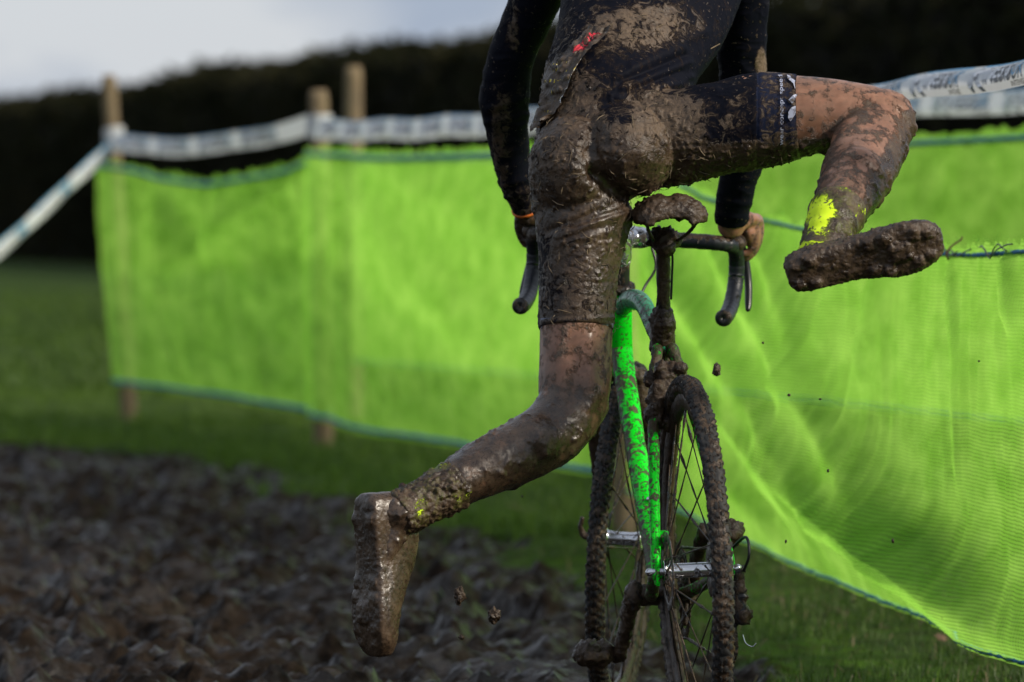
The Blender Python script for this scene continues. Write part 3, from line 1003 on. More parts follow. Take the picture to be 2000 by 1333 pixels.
# ------------------------------------------------------------------ bicycle
YAW, LEAN, STEER = math.radians(6.8), math.radians(-2.2), math.radians(-17.5)
RC = np.array([0.336, 10.1, -0.012])
RB = np.array(Matrix.Rotation(YAW, 3, 'Z') @ Matrix.Rotation(LEAN, 3, 'Y'))
def BK(V):
    return np.asarray(V, dtype=float) @ RB.T + RC
REAR = np.array([0, 0, 0.345]); BB = np.array([0, 0.42, 0.275]); FRONT = np.array([0, 1.01, 0.345])
AX = np.array([0, -0.309, 0.951])
H0 = np.array([0, 0.851, 0.688]); H1 = H0 + AX * 0.148
RS = np.array(Matrix.Rotation(STEER, 3, Vector(AX)))
def FK(V):
    return BK((np.asarray(V, dtype=float) - H0) @ RS.T + H0)

bike = root('bicycle', RC, 'mud-caked green cyclocross bicycle ridden away from the camera', 'bicycle')

def mud_disp(V, F, base, amp=0.003, seed=1, dry=0.15, fine=1.0, noisy=1.0):
    """cake a surface with mud: returns displaced V and the attributes"""
    N = normals(V, F)
    b = base(V) if callable(base) else np.full(len(V), float(base))
    n1 = fbm(V * 50, 4, seed, 0.6)
    n2 = ridge(V * np.array([120, 120, 170]) + 2.5 * n1[:, None], 3, seed + 5)
    m = np.clip(b + (n1 - 0.5) * 1.5 * noisy, 0, 1.3)
    th = sstep(0.45, 0.95, m)
    clump = sstep(0.54, 0.76, fbm(V * 105 + 9, 3, seed + 9))
    clump = clump * sstep(0.40, 0.62, fbm(V * 17 + 4, 2, seed + 13))
    fine_n = fbm(V * 210, 2, seed + 21) - 0.5
    d = th * (0.35 + 0.8 * fine_n + 0.9 * clump + 0.7 * (n2 - 0.4) * fine) * amp
    dr = np.full(len(V), dry) if not callable(dry) else dry(V)
    return V + N * d[:, None], {'mud': np.clip(b, 0, 1), 'dry': dr}

def mpart(name, VF, mat, parent, base, amp=0.003, seed=1, dry=0.12, tr=BK, noisy=1.0, **props):
    V, F = VF
    V = tr(V) if tr is not None else np.asarray(V, dtype=float)
    if isinstance(F, list) and all(len(f) == 4 for f in F): F = np.array(F)
    V, at = mud_disp(V, F, base, amp, seed, dry, noisy=noisy)
    return mkobj(name, V, F, mat, parent, attrs=at, **props)

def dtube(path, r, step=0.005, seg=28, cap=True, ref=(1, 0, 0), flat=None):
    path = np.asarray(path, dtype=float)
    L = np.linalg.norm(np.diff(path, axis=0), axis=1).sum()
    rr = np.full(len(path), r) if np.isscalar(r) else np.asarray(r, dtype=float)
    r2 = rr if flat is None else rr * flat
    return loft(np.column_stack([path, rr, r2]), n=max(3, int(L / step)), seg=seg, ref=ref, cap=cap)

def revolve(profile, n=72, axis_pt=(0, 0, 0)):
    """profile rows (x, r) closed loop round the x axis"""
    pr = np.asarray(profile, dtype=float)
    a = np.linspace(0, 2 * np.pi, n, endpoint=False)
    V = np.stack([np.repeat(pr[None, :, 0], n, 0), np.cos(a)[:, None] * pr[None, :, 1], np.sin(a)[:, None] * pr[None, :, 1]], -1)
    m = len(pr)
    i, j = np.meshgrid(np.arange(n), np.arange(m), indexing='ij')
    i2, j2 = (i + 1) % n, (j + 1) % m
    F = np.stack([i * m + j, i * m + j2, i2 * m + j2, i2 * m + j], -1).reshape(-1, 4)
    return V.reshape(-1, 3) + np.array(axis_pt), F

def wheel(part_name, C, tr, seed, old=0.10, label=None):
    """tyre is the parent mesh of the wheel; rim, hub and spokes below it"""
    R, r = 0.3275, 0.0162
    nu, nv = 560, 30
    u, v = np.meshgrid(np.linspace(0, 2 * np.pi, nu, endpoint=False), np.linspace(0, 2 * np.pi, nv, endpoint=False), indexing='ij')
    u, v = u.ravel(), v.ravel()
    arc = u * R
    # knobs: staggered blocks on the tread
    lane = v / (2 * np.pi) * 13
    row = arc / 0.0165
    inside = np.cos(v) > 0.1
    fr, fl = (row + 0.5 * (np.floor(lane) % 2)) % 1.0, lane % 1.0
    knob = sstep(0.12, 0.3, fr) * sstep(0.95, 0.75, fr) * sstep(0.08, 0.25, fl) * sstep(0.95, 0.8, fl) * inside
    q = np.stack([np.cos(u) * R * 30, np.sin(u) * R * 30, v * 1.5], 1)
    mudn = fbm(q, 4, seed, 0.6)
    shag = ridge(np.stack([np.cos(u) * 45, np.sin(u) * 45, v * 2.2], 1), 3, seed + 3)
    rr = r + 0.0036 * knob + 0.0042 * (mudn - 0.35) * (0.45 + 0.55 * (np.cos(v) > -0.6)) + 0.0035 * (shag - 0.4)
    V = np.stack([np.sin(v) * rr, np.cos(u) * (R + np.cos(v) * rr), np.sin(u) * (R + np.cos(v) * rr)], 1) + C
    i, j = np.meshgrid(np.arange(nu), np.arange(nv), indexing='ij')
    F = np.stack([i * nv + j, i * nv + (j + 1) % nv, ((i + 1) % nu) * nv + (j + 1) % nv, ((i + 1) % nu) * nv + j], -1).reshape(-1, 4)
    mud = 0.62 + 0.35 * (mudn - 0.5) - 0.25 * knob
    W = mkobj(part_name, tr(V), F, M['rubber'], bike, attrs={'mud': mud, 'dry': 0.05 + 0.25 * (mudn > 0.6)})
    prof = [(-0.011, 0.318), (0.011, 0.318), (0.0115, 0.305), (0.008, 0.288), (0.0, 0.283), (-0.008, 0.288), (-0.0115, 0.305)]
    V, F = revolve(np.array(prof), 120)
    mpart('rim', (V + C, F), M['black'], W, 0.7, 0.004, seed + 1, tr=tr)
    # hub
    h = old / 2 - 0.012
    prof = [(-h, 0.007), (-h, 0.021), (-h + 0.004, 0.022), (-h + 0.008, 0.0155), (-h + 0.02, 0.0135), (h - 0.02, 0.0135), (h - 0.008, 0.0155), (h - 0.004, 0.022), (h, 0.021), (h, 0.007)]
    pr = []
    for a, b in zip(prof, prof[1:] + prof[:1]):
        for t in (0, 0.5): pr.append((a[0] + (b[0] - a[0]) * t, a[1] + (b[1] - a[1]) * t))
    V, F = revolve(np.array(pr), 40)
    mpart('hub', (V + C, F), M['steel'], W, 0.38, 0.0015, seed + 2, tr=tr)
    mpart('axle', dtube([C + [-old / 2 - 0.012, 0, 0], C + [old / 2 + 0.012, 0, 0]], 0.0075, 0.006, 14, ref=(0, 0, 1)), M['steel'], W, 0.3, 0.001, seed + 4, tr=tr)
    rs = np.random.default_rng(seed)
    for k in range(28):
        side = -1 if k % 2 else 1
        a_rim = 2 * np.pi * k / 28
        a_hub = a_rim + (1.15 if (k // 2) % 2 else -1.15)
        p0 = C + np.array([side * (h - 0.002), 0.019 * math.cos(a_hub), 0.019 * math.sin(a_hub)])
        p1 = C + np.array([side * 0.003, 0.287 * math.cos(a_rim), 0.287 * math.sin(a_rim)])
        nn = 14
        t = np.linspace(0, 1, nn)[:, None]
        pts = p0 * (1 - t) + p1 * t
        rad = 0.0012 + 0.0011 * rs.random(nn) ** 2 + 0.0018 * (rs.random(nn) > 0.93)
        V, F = loft(np.column_stack([pts, rad, rad]), n=nn, seg=5, ref=(1, 0, 0.2), cap=False)
        mkobj('spoke', tr(V), F, M['black'], W, attrs={'mud': np.full(len(V), 0.6), 'dry': np.full(len(V), 0.1)})
    return W
rear_w = wheel('rear_wheel', REAR, BK, 101, 0.135)
front_w = wheel('front_wheel', FRONT, FK, 202, 0.10)

def near(c, w):                      # mud gathered round a place in bike space
    c = BK(np.array([c]))[0]
    return lambda V: np.exp(-(np.linalg.norm(V - c, axis=1) / w) ** 2)

# frame tubes
ht = dtube([H0 - AX * 0.005, H0 + AX * 0.05, H1 - AX * 0.03, H1], [0.026, 0.0225, 0.0215, 0.0235], ref=(0, 1, 0))
mpart('head_tube', ht, M['paint'], bike, lambda V: 0.16 + 0.4 * near(H1 + AX * 0.02, 0.03)(V), 0.003, 3)
hs = revolve([(-0.009, 0.010), (-0.009, 0.0235), (0.0, 0.026), (0.009, 0.0235), (0.009, 0.010)], 40)
Q = np.array(Matrix(((0, 1, 0), (0, 0, 0), (0, 0, 0))))
def along_axis(V, c):                # x axis -> steering axis
    B = np.stack([AX, np.cross(AX, [1, 0, 0]), np.array([1.0, 0, 0])], 1)
    return V @ B.T + c
mpart('headset', (along_axis(hs[0], H1 + AX * 0.009), hs[1]), M['black'], bike, 0.6, 0.006, 4)
dt_path = [H0 + np.array([0, -0.01, 0.035]), H0 * 0.67 + BB * 0.33 + [0, 0, 0.008], H0 * 0.33 + BB * 0.67 + [0, 0, 0.004], BB + [0, 0.01, 0.01]]
def dt_mud(V):
    px, py = project(V)
    e = sstep(8, 34, 1213 + (py - 600) * 0.13 + 2 - px)     # thicker on the left flank thrown up by the front wheel
    low = sstep(980, 1080, py) * 0.25
    return 0.36 + 0.26 * e + low + 0.15 * np.exp(-((py - 860) / 18) ** 2) + 0.2 * np.exp(-((py - 745) / 16) ** 2)
mpart('down_tube', dtube(dt_path, [0.0215, 0.0205, 0.0200, 0.0205], ref=(1, 0, 0)), M['paint'], bike, dt_mud, 0.0035, 5)
SC = np.array([0, 0.268, 0.762])
st_dir = (SC - BB) / np.linalg.norm(SC - BB)
mpart('seat_tube', dtube([BB, SC + st_dir * 0.02], 0.0165), M['paint'], bike, lambda V: 0.55 + 0.5 * near(SC, 0.1)(V), 0.005, 6)
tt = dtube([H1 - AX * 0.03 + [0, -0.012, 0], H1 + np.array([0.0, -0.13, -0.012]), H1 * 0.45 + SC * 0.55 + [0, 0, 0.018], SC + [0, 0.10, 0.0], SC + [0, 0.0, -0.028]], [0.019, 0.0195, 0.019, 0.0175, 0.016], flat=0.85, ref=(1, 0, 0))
mpart('top_tube', tt, M['paint_shaded'], bike, lambda V: 0.36 + 0.35 * near(SC + [0, 0.05, 0], 0.09)(V), 0.003, 7, dry=0.1)
for s, nm in ((-1, 'left'), (1, 'right')):
    ss = dtube([SC + [s * 0.014, -0.012, -0.03], SC + [s * 0.030, -0.055, -0.10], [s * 0.045, 0.13, 0.56], [s * 0.064, 0.022, 0.385], [s * 0.066, 0.0, 0.338]], [0.012, 0.0115, 0.0105, 0.0095, 0.010], ref=(1, 0, 0))
    if s < 0:
        f = lambda V: 0.34 + 0.75 * near([-0.03, 0.2, 0.66], 0.10)(V)
    else:
        f = lambda V: 0.24 + 0.75 * near([0.03, 0.2, 0.68], 0.09)(V)
    mpart('seat_stay', ss, M['paint'], bike, f, 0.005, 8 + s, label=nm + ' green seat stay spattered with mud')
    cs = dtube([BB + [s * 0.022, -0.02, 0], [s * 0.034, 0.30, 0.285], [s * 0.058, 0.10, 0.325], [s * 0.066, 0.0, 0.343]], [0.012, 0.0125, 0.0105, 0.009], ref=(1, 0, 0))
    mpart('chain_stay', cs, M['paint'], bike, 0.7, 0.005, 12 + s)
    dp = box([s * 0.066, 0.004, 0.345], [0.008, 0.036, 0.05])
    mpart('dropout', remesh([dp], 0.004, 3), M['paint'] if s < 0 else M['steel'], bike, 0.35, 0.001, 15)
mpart('bottom_bracket', dtube([BB - [0.036, 0, 0], BB + [0.036, 0, 0]], 0.022, ref=(0, 0, 1)), M['black'], bike, 0.95, 0.006, 16)
# mud packed between the stays above the tyre
lr = np.random.default_rng(31)
lumps = [ball([-0.012, 0.188, 0.655], [0.020, 0.02, 0.045]), ball([-0.030, 0.175, 0.635], [0.012, 0.016, 0.035])]
for k in range(46):
    t = lr.random()
    c = np.array([-0.012 + lr.normal(0, 0.013) - 0.008 * t, 0.186 + lr.normal(0, 0.008) - 0.015 * t, 0.70 - 0.105 * t])
    lumps.append(ball(c, (0.004 + 0.008 * lr.random(3)) * [1, 1, 1.5], 12, 8))
V, F = remesh([(BK(a), b) for a, b in lumps], 0.0026, 2)
mpart('mud_clump', (V, F), M['mud_lump'], bike, 1.0, 0.006, 17, tr=None)
lumps = [loft(np.column_stack([[SC + st_dir * 0.035, SC + st_dir * 0.02, SC, SC - st_dir * 0.03], [0.0165, 0.021, 0.020, 0.018], [0.0165, 0.021, 0.020, 0.018]]), n=20)]
for k in range(26):
    a = lr.random() * 6.28
    c = SC + st_dir * (-0.04 + 0.075 * lr.random()) + np.array([0.018 * math.cos(a), 0.018 * math.sin(a), 0])
    lumps.append(ball(c, (0.003 + 0.005 * lr.random(3)), 12, 8))
V, F = remesh([(BK(a), b) for a, b in lumps], 0.003, 3)
mpart('seat_collar', (V, F), M['black'], bike, 1.0, 0.005, 18, tr=None)

# seat post and saddle
ST = BB + st_dir * 0.682
mpart('seat_post', dtube([SC + st_dir * 0.02, SC * 0.5 + ST * 0.5, ST], 0.0137), M['black'], bike, lambda V: 0.72 + 0.0 * V[:, 0], 0.0045, 19)
clamp = [ball(ST + [0, 0.0, 0.006], [0.026, 0.03, 0.018]), ball(ST + [0, -0.014, -0.006], [0.016, 0.02, 0.018])]
V, F = remesh([(BK(a), b) for a, b in clamp], 0.003, 3)
mpart('saddle_clamp', (V, F), M['black'], bike, 0.95, 0.008, 20, tr=None)
for s in (-1, 1):
    rail = tube([[s * 0.045, 0.108, 0.962], [s * 0.036, 0.14, 0.945], [s * 0.022, 0.19, 0.930], [s * 0.021, 0.26, 0.930], [s * 0.010, 0.345, 0.955]], 0.0042, seg=10, n=60)
    mpart('saddle_rail', rail, M['black'], bike, 0.9, 0.003, 22)
# saddle shell: lofted from tail to nose, swaybacked across the wings
sec = []
nS, nC = 44, 40
SV = []
for i in range(nS):
    t = i / (nS - 1)
    y = 0.085 + 0.275 * t
    hw = np.interp(t, [0, 0.05, 0.18, 0.4, 0.6, 1.0], [0.046, 0.062, 0.066, 0.046, 0.026, 0.017])
    zt = 0.992 + np.interp(t, [0, 0.06, 0.2, 0.45, 1.0], [-0.014, 0.002, 0.006, -0.004, -0.002])
    th = np.interp(t, [0, 0.08, 0.3, 1.0], [0.024, 0.034, 0.036, 0.030])
    for j in range(nC):
        a = 2 * np.pi * j / nC
        ca, sa = math.cos(a), math.sin(a)
        x = hw * math.copysign(abs(ca) ** 0.75, ca)
        droop = -0.022 * (abs(x) / 0.066) ** 2.2
        groove = -0.007 * math.exp(-(x / 0.012) ** 2) * (1 if t < 0.7 else 0.3)
        z = zt + droop + (groove if sa > 0 else 0) + (th * 0.5 * math.copysign(abs(sa) ** 0.8, sa)) - (0.004 if sa < 0 else 0)
        if sa < 0: z += 0.010 * math.exp(-(x / 0.03) ** 2)          # hollow underside
        SV.append((x, y, z))
SV = np.array(SV)
idx = np.arange(nS * nC).reshape(nS, nC)
SF = [(idx[i, j], idx[i, (j + 1) % nC], idx[i + 1, (j + 1) % nC], idx[i + 1, j]) for i in range(nS - 1) for j in range(nC)]
SF += [tuple(idx[0])[::-1], tuple(idx[-1])]
V, F = remesh([(BK(SV), SF)], 0.003, 3)
mpart('saddle', (V, F), M['black'], bike, 0.93, 0.0055, 23, tr=None, dry=0.22)

# fork, stem, bars turn with the steering
CR = H0 - AX * 0.012
mpart('fork_crown', dtube([CR - [0.036, 0, 0.01], CR, CR + [0.036, 0, -0.01]], [0.016, 0.021, 0.016], ref=(0, 0, 1)), M['black'], bike, 0.7, 0.006, 24, tr=FK)
for s in (-1, 1):
    leg = dtube([CR + [s * 0.034, 0.002, -0.005], CR + np.array([s * 0.044, 0.03, -0.10]), FRONT + [s * 0.05, -0.012, 0.10], FRONT + [s * 0.052, 0, 0.0]], [0.015, 0.0145, 0.0115, 0.009], flat=1.4, ref=(1, 0, 0))
    mpart('fork_blade', leg, M['black'], bike, 0.7, 0.005, 25 + s, tr=FK)
lev = dtube([FRONT + [-0.062, 0, 0], FRONT + [-0.078, 0, 0.002], FRONT + [-0.084, -0.005, 0.018], FRONT + [-0.082, -0.008, 0.034]], [0.008, 0.0075, 0.006, 0.005], 0.003, 14, ref=(0, 1, 0))
mpart('skewer_lever', lev, M['black'], bike, 0.8, 0.003, 28, tr=FK)
S0, S1 = H1 + AX * 0.018, H1 + AX * 0.098
mpart('steerer', dtube([S0, S1], 0.0165, ref=(0, 1, 0)), M['black'], bike, 0.45, 0.003, 29, tr=FK)
BC = np.array([0, S1[1] + 0.105, 0.935])                       # handlebar clamp
stem = [loft(np.column_stack([[S1 - AX * 0.012, (S1 + BC) / 2, BC], [0.018, 0.016, 0.019], [0.02, 0.016, 0.02]]), n=16, ref=(1, 0, 0)),
        loft(np.array([[-0.024, BC[1], BC[2], 0.021, 0.021], [0.024, BC[1], BC[2], 0.021, 0.021]]), n=5, ref=(0, 0, 1)),
        loft(np.column_stack([[S1 - AX * 0.03, S1 + AX * 0.012], [0.020, 0.020], [0.020, 0.020]]), n=5, ref=(0, 1, 0))]
V, F = remesh([(FK(a), b) for a, b in stem], 0.003, 3)
mpart('stem', (V, F), M['steel'], bike, 0.42, 0.002, 30, tr=None)
BW = 0.925
def bar_path(s):
    pts = [(0.02, 0, 0), (0.10, 0, 0), (0.172, 0.002, -0.001), (0.202, 0.020, -0.003), (0.2135, 0.055, -0.012), (0.2150, 0.080, -0.040), (0.2150, 0.078, -0.080), (0.2140, 0.045, -0.118), (0.2135, 0.0, -0.136), (0.2135, -0.040, -0.144)]
    return np.array([(s * x * BW, y, z) for x, y, z in pts]) + BC
mpart('handlebar', dtube([BC - [0.04, 0, 0], BC + [0.04, 0, 0]], 0.0165, ref=(0, 0, 1)), M['black'], bike, 0.5, 0.003, 31, tr=FK)
for s in (-1, 1):
    V, F = dtube(bar_path(s), 0.0158, 0.003, 26, ref=(0, 0, 1))
    # wound tape: small overlapping steps
    q = np.repeat(np.arange(len(V) // 26), 26)[:len(V)]
    N = normals(V, F)
    V = V + N * (0.0010 * ((q % 7) / 7.0))[:, None]
    mud_f = lambda W, s=s: 0.22 + 0.62 * sstep(0.905, 0.93, W[:, 2]) * sstep(0.06, 0.16, np.abs(W[:, 0] - BK([[0, 0.9, 0.93]])[0][0]))
    g = mpart('bar_grip', (V, F), M['tape_bar'], bike, mud_f, 0.003, 32 + s, tr=FK)
    e = bar_path(s)[-1]
    V, F = revolve([(-0.004, 0.002), (-0.004, 0.0135), (0.002, 0.0165), (0.008, 0.0165), (0.008, 0.002)], 24)
    V = np.stack([V[:, 1], -V[:, 0], V[:, 2]], 1) * [1, -1, 1] + e + [0, -0.016, 0]
    mpart('bar_plug', (V, F), M['black'], g, 0.35, 0.001, 34, tr=FK)
    hood = dtube(np.array([(s * BW * 0.2145, 0.045, 0.000), (s * BW * 0.2145, 0.085, 0.006), (s * BW * 0.2145, 0.118, 0.022), (s * BW * 0.2145, 0.135, 0.045)]) + BC, [0.0175, 0.0175, 0.0165, 0.013], 0.004, 22, ref=(1, 0, 0), flat=1.25)
    mpart('brake_hood', hood, M['black'], bike, 0.6, 0.003, 36 + s, tr=FK)
    lv = dtube(np.array([(s * BW * 0.2145, 0.118, 0.004), (s * 0.208, 0.132, -0.030), (s * 0.217, 0.130, -0.075), (s * 0.222, 0.112, -0.115), (s * 0.223, 0.104, -0.128)]) + BC, [0.007, 0.0075, 0.0075, 0.007, 0.005], 0.004, 14, ref=(1, 0, 0))
    mpart('brake_lever', lv, M['black'], bike, 0.25, 0.001, 38 + s, tr=FK)
HS = [np.array([0.045, BC[1] - 0.012, 0.918]), np.array([0.056, BC[1] - 0.02, 0.880]), np.array([0.050, BC[1] - 0.05, 0.838]), np.array([0.022, 0.80, 0.795])]
V, F = tube(np.vstack([FK(HS[:2]), BK(HS[2:])]), 0.0027, seg=10, n=40)
mkobj('cable_housing', V, F, M['letter_black'], bike)
HS = np.array([[-0.05, BC[1] - 0.01, 0.918], [-0.052, BC[1] + 0.0, 0.87], [-0.03, 0.83, 0.80], [-0.018, 0.8, 0.72]])
V, F = tube(FK(HS), 0.0027, seg=10, n=40)
mkobj('cable_housing', V, F, M['letter_black'], bike)
V, F = tube(BK([SC + [0.017, 0.0, 0.06], SC + [0.0195, -0.004, 0.10], SC + [0.021, -0.01, 0.14], SC + [0.016, -0.016, 0.18]]), 0.0022, seg=8, n=24)
mkobj('cable_housing', V, F, M['letter_black'], bike)
# bottle bolts on the down tube
for t in (0.62, 0.78):
    c = H0 * (1 - t) + BB * t + np.array([0.004, -0.026, 0.012])
    V, F = remesh([(BK(a), b) for a, b in [ball(c, 0.0058)]], 0.0018, 1)
    mkobj('bottle_bolt', V, F, M['steel'], bike, attrs={'mud': np.full(len(V), 0.3), 'dry': np.full(len(V), 0.1)})

# cranks, pedals, chain rings
CA = math.radians(-42)                                          # left crank: forward and down
cd = np.array([0, math.cos(CA), math.sin(CA)])
for s, d in ((-1, cd), (1, -cd)):
    c0 = BB + [s * 0.052, 0, 0]; c1 = BB + [s * 0.064, 0, 0] + d * 0.1725
    pa = [loft(np.column_stack([[c0 - d * 0.01, c0 * 0.5 + c1 * 0.5, c1 + d * 0.008], [0.013, 0.011, 0.011], [0.02, 0.016, 0.016]]), n=24, ref=np.cross(d, [1, 0, 0])),
          ball(c0, [0.016, 0.025, 0.025])]
    V, F = remesh([(BK(a), b) for a, b in pa], 0.003, 3)
    ck = mpart('crank_arm', (V, F), M['black'], bike, 0.75, 0.006, 40 + s, tr=None)
    pc = c1 + np.array([s * (0.048 if s < 0 else 0.036), 0, 0])
    pa = [loft(np.array([[*c1, 0.0075, 0.0075], [*(c1 + [s * (0.068 if s < 0 else 0.046), 0, 0]), 0.0085, 0.0085]]), n=6, ref=(0, 0, 1)),
          loft(np.array([[*(pc + [-0.022, 0, 0]), 0.016, 0.02], [*(pc + [0.022, 0, 0]), 0.016, 0.02]]), n=6, ref=(0, 0, 1)),
          box(pc + [0, 0.03, 0.003], [0.038, 0.012, 0.012]), box(pc - [0, 0.03, 0.003], [0.038, 0.012, 0.012]),
          box(pc + [0.019, 0, 0], [0.008, 0.06, 0.008]), box(pc - [0.019, 0, 0], [0.008, 0.06, 0.008])]
    if s < 0: pa += [ball(pc + [-0.012, -0.008, 0.004], [0.022, 0.024, 0.022]), ball(pc + [0.012, 0.01, -0.006], [0.017, 0.02, 0.018])]
    V, F = remesh([(BK(a), b) for a, b in pa], 0.003, 2)
    mpart('pedal', (V, F), M['black'], bike, 0.95, 0.007, 42 + s, tr=None)
for rad, x in ((0.083, 0.042), (0.066, 0.034)):
    a = np.linspace(0, 2 * np.pi, 168, endpoint=False)
    prof = []
    V, F = revolve([(-0.0015, rad - 0.016), (-0.0015, rad), (0.0015, rad), (0.0015, rad - 0.016)], 168)
    w = np.hypot(V[:, 1], V[:, 2])
    k = 1 + (w > rad - 0.001) * 0.03 * np.sign(np.sin(np.arctan2(V[:, 2], V[:, 1]) * 42))
    V[:, 1] *= k; V[:, 2] *= k
    mpart('chainring', (V + BB + [x, 0, 0], F), M['black'], bike, 0.7, 0.002, 44)
for k in range(5):
    a = 2 * np.pi * k / 5 + 0.4
    dd = np.array([0, math.cos(a), math.sin(a)])
    mpart('chainring_spider', dtube([BB + [0.046, 0, 0] + dd * 0.01, BB + [0.040, 0, 0] + dd * 0.062], 0.007, 0.006, 10, ref=(1, 0, 0)), M['black'], bike, 0.8, 0.003, 45)
# cassette, rotor, derailleur, chain
for i, rad in enumerate((0.048, 0.043, 0.039, 0.035, 0.031, 0.027, 0.024)):
    V, F = revolve([(-0.001, 0.012), (-0.001, rad), (0.001, rad), (0.001, 0.012)], 90)
    w = np.hypot(V[:, 1], V[:, 2])
    k = 1 + (w > rad - 0.001) * 0.04 * np.sign(np.sin(np.arctan2(V[:, 2], V[:, 1]) * 22))
    V[:, 1] *= k; V[:, 2] *= k
    mpart('sprocket', (V + REAR + [0.030 + 0.0042 * i, 0, 0], F), M['steel'], bike, 0.62, 0.001, 46)
V, F = revolve([(-0.0009, 0.052), (-0.0009, 0.07), (0.0009, 0.07), (0.0009, 0.052)], 90)
mpart('brake_rotor', (V + REAR + [-0.046, 0, 0], F), M['steel'], bike, 0.62, 0.0008, 47)
for k in range(6):
    a = 2 * np.pi * k / 6
    mpart('rotor_arm', dtube([REAR + [-0.046, 0.018 * math.cos(a), 0.018 * math.sin(a)], REAR + [-0.046, 0.054 * math.cos(a + 0.5), 0.054 * math.sin(a + 0.5)]], 0.003, 0.006, 8, ref=(1, 0, 0)), M['black'], bike, 0.6, 0.001, 48)
cal = [box([-0.047, 0.055, 0.398], [0.022, 0.034, 0.034])]
V, F = remesh([(BK(a), b) for a, b in cal], 0.003, 3)
mpart('brake_caliper', (V, F), M['paint'], bike, 0.45, 0.003, 49, tr=None)
der = [box([0.082, 0.012, 0.295], [0.02, 0.034, 0.07]), ball([0.080, 0.006, 0.335], [0.013, 0.016, 0.016]), box([0.070, 0.02, 0.235], [0.012, 0.03, 0.09]),
       ball([0.084, 0.0, 0.262], [0.014, 0.016, 0.02]), ball([0.070, 0.022, 0.272], [0.008, 0.022, 0.022]), ball([0.070, 0.026, 0.198], [0.008, 0.022, 0.022])]
V, F = remesh([(BK(a), b) for a, b in der], 0.003, 2)
mpart('rear_derailleur', (V, F), M['black'], bike, 0.55, 0.008, 50, tr=None)
V, F = tube(BK([[0.088, -0.01, 0.34], [0.096, -0.03, 0.37], [0.094, -0.01, 0.40], [0.075, 0.05, 0.375]]), 0.0028, seg=10, n=30)
mkobj('cable_housing', V, F, M['letter_black'], bike)
V, F = tube(BK([[0.082, -0.012, 0.228], [0.086, -0.02, 0.212], [0.097, -0.022, 0.206], [0.104, -0.024, 0.212]]), 0.001, seg=6, n=20)
mkobj('cable_end', V, F, M['steel'], bike, attrs={'mud': np.full(len(V), 0.1), 'dry': np.full(len(V), 0.1)})
ch = [[0.042, 0.42, 0.275 + 0.085], [0.041, 0.2, 0.37], [0.040, 0.02, 0.382], [0.040, -0.030, 0.36], [0.042, -0.028, 0.325], [0.055, 0.01, 0.292], [0.070, 0.044, 0.262], [0.070, 0.042, 0.21], [0.068, 0.02, 0.176], [0.06, 0.12, 0.175], [0.043, 0.38, 0.192], [0.042, 0.46, 0.195], [0.042, 0.503, 0.26], [0.042, 0.47, 0.34], [0.042, 0.42, 0.36]]
V, F = dtube(ch, 0.0038, 0.004, 8, ref=(1, 0, 0), cap=False)
q = np.arange(len(V)) // 8
N = normals(V, F)
V = V + N * (0.0012 * (q % 3 == 0))[:, None]
mpart('chain', (V, F), M['black'], bike, 0.75, 0.003, 51)
lg = np.random.default_rng(77)
# ------------------------------------------------------------------ rider
def L(px, py, D, hw, dep=None):
    """joint row: place plus half width (given in photo pixels at that depth) and half depth in metres"""
    p = P(px, py, D)
    w = hw * D / FPX
    return [*p, w, dep if dep is not None else w]

person = root('person', (0.13, 10.2, 0.0), 'rider in a mud-covered black skinsuit leaping onto the green bicycle', 'person')

torso = [L(1172, 300, 10.33, 118, 0.115), L(1186, 225, 10.34, 133, 0.118), L(1200, 165, 10.37, 138, 0.110), L(1228, 95, 10.43, 148, 0.104), L(1258, 20, 10.52, 168, 0.108), L(1278, -60, 10.62, 180, 0.115), L(1284, -125, 10.71, 176, 0.10), L(1286, -175, 10.79, 120, 0.075)]
glutes = [(P(1122, 332, 10.235), (0.083, 0.098, 0.100)), (P(1222, 296, 10.23), (0.088, 0.098, 0.085)), (P(1176, 262, 10.31), (0.120, 0.105, 0.10))]
thighL = [L(1126, 330, 10.27, 92, 0.095), L(1139, 400, 10.26, 97, 0.098), L(1137, 450, 10.25, 88, 0.092), L(1130, 520, 10.24, 76, 0.085), L(1126, 590, 10.23, 72, 0.080), L(1125, 650, 10.22, 71, 0.075), L(1124, 710, 10.205, 71, 0.070), L(1121, 762, 10.19, 70, 0.066), L(1117, 795, 10.18, 63, 0.062)]
shinL = [L(1118, 792, 10.18, 66, 0.060), L(1085, 838, 10.155, 66, 0.060), L(1035, 872, 10.125, 63, 0.062), L(960, 908, 10.085, 58, 0.058), L(890, 945, 10.05, 47, 0.047), L(838, 976, 10.025, 40, 0.037), L(800, 995, 10.005, 40, 0.036), L(775, 1005, 9.99, 38, 0.036)]
thighR = [L(1225, 278, 10.30, 95, 0.098), L(1320, 268, 10.285, 88, 0.092), L(1400, 252, 10.27, 87, 0.088), L(1480, 235, 10.255, 90, 0.084), L(1560, 228, 10.245, 80, 0.077), L(1630, 229, 10.24, 74, 0.070), L(1700, 234, 10.235, 67, 0.062)]
shinR = [L(1712, 252, 10.23, 70, 0.062), L(1682, 318, 10.12, 74, 0.062), L(1655, 380, 10.0, 60, 0.057), L(1628, 432, 9.91, 46, 0.044), L(1612, 478, 9.855, 40, 0.037), L(1600, 515, 9.82, 40, 0.036)]
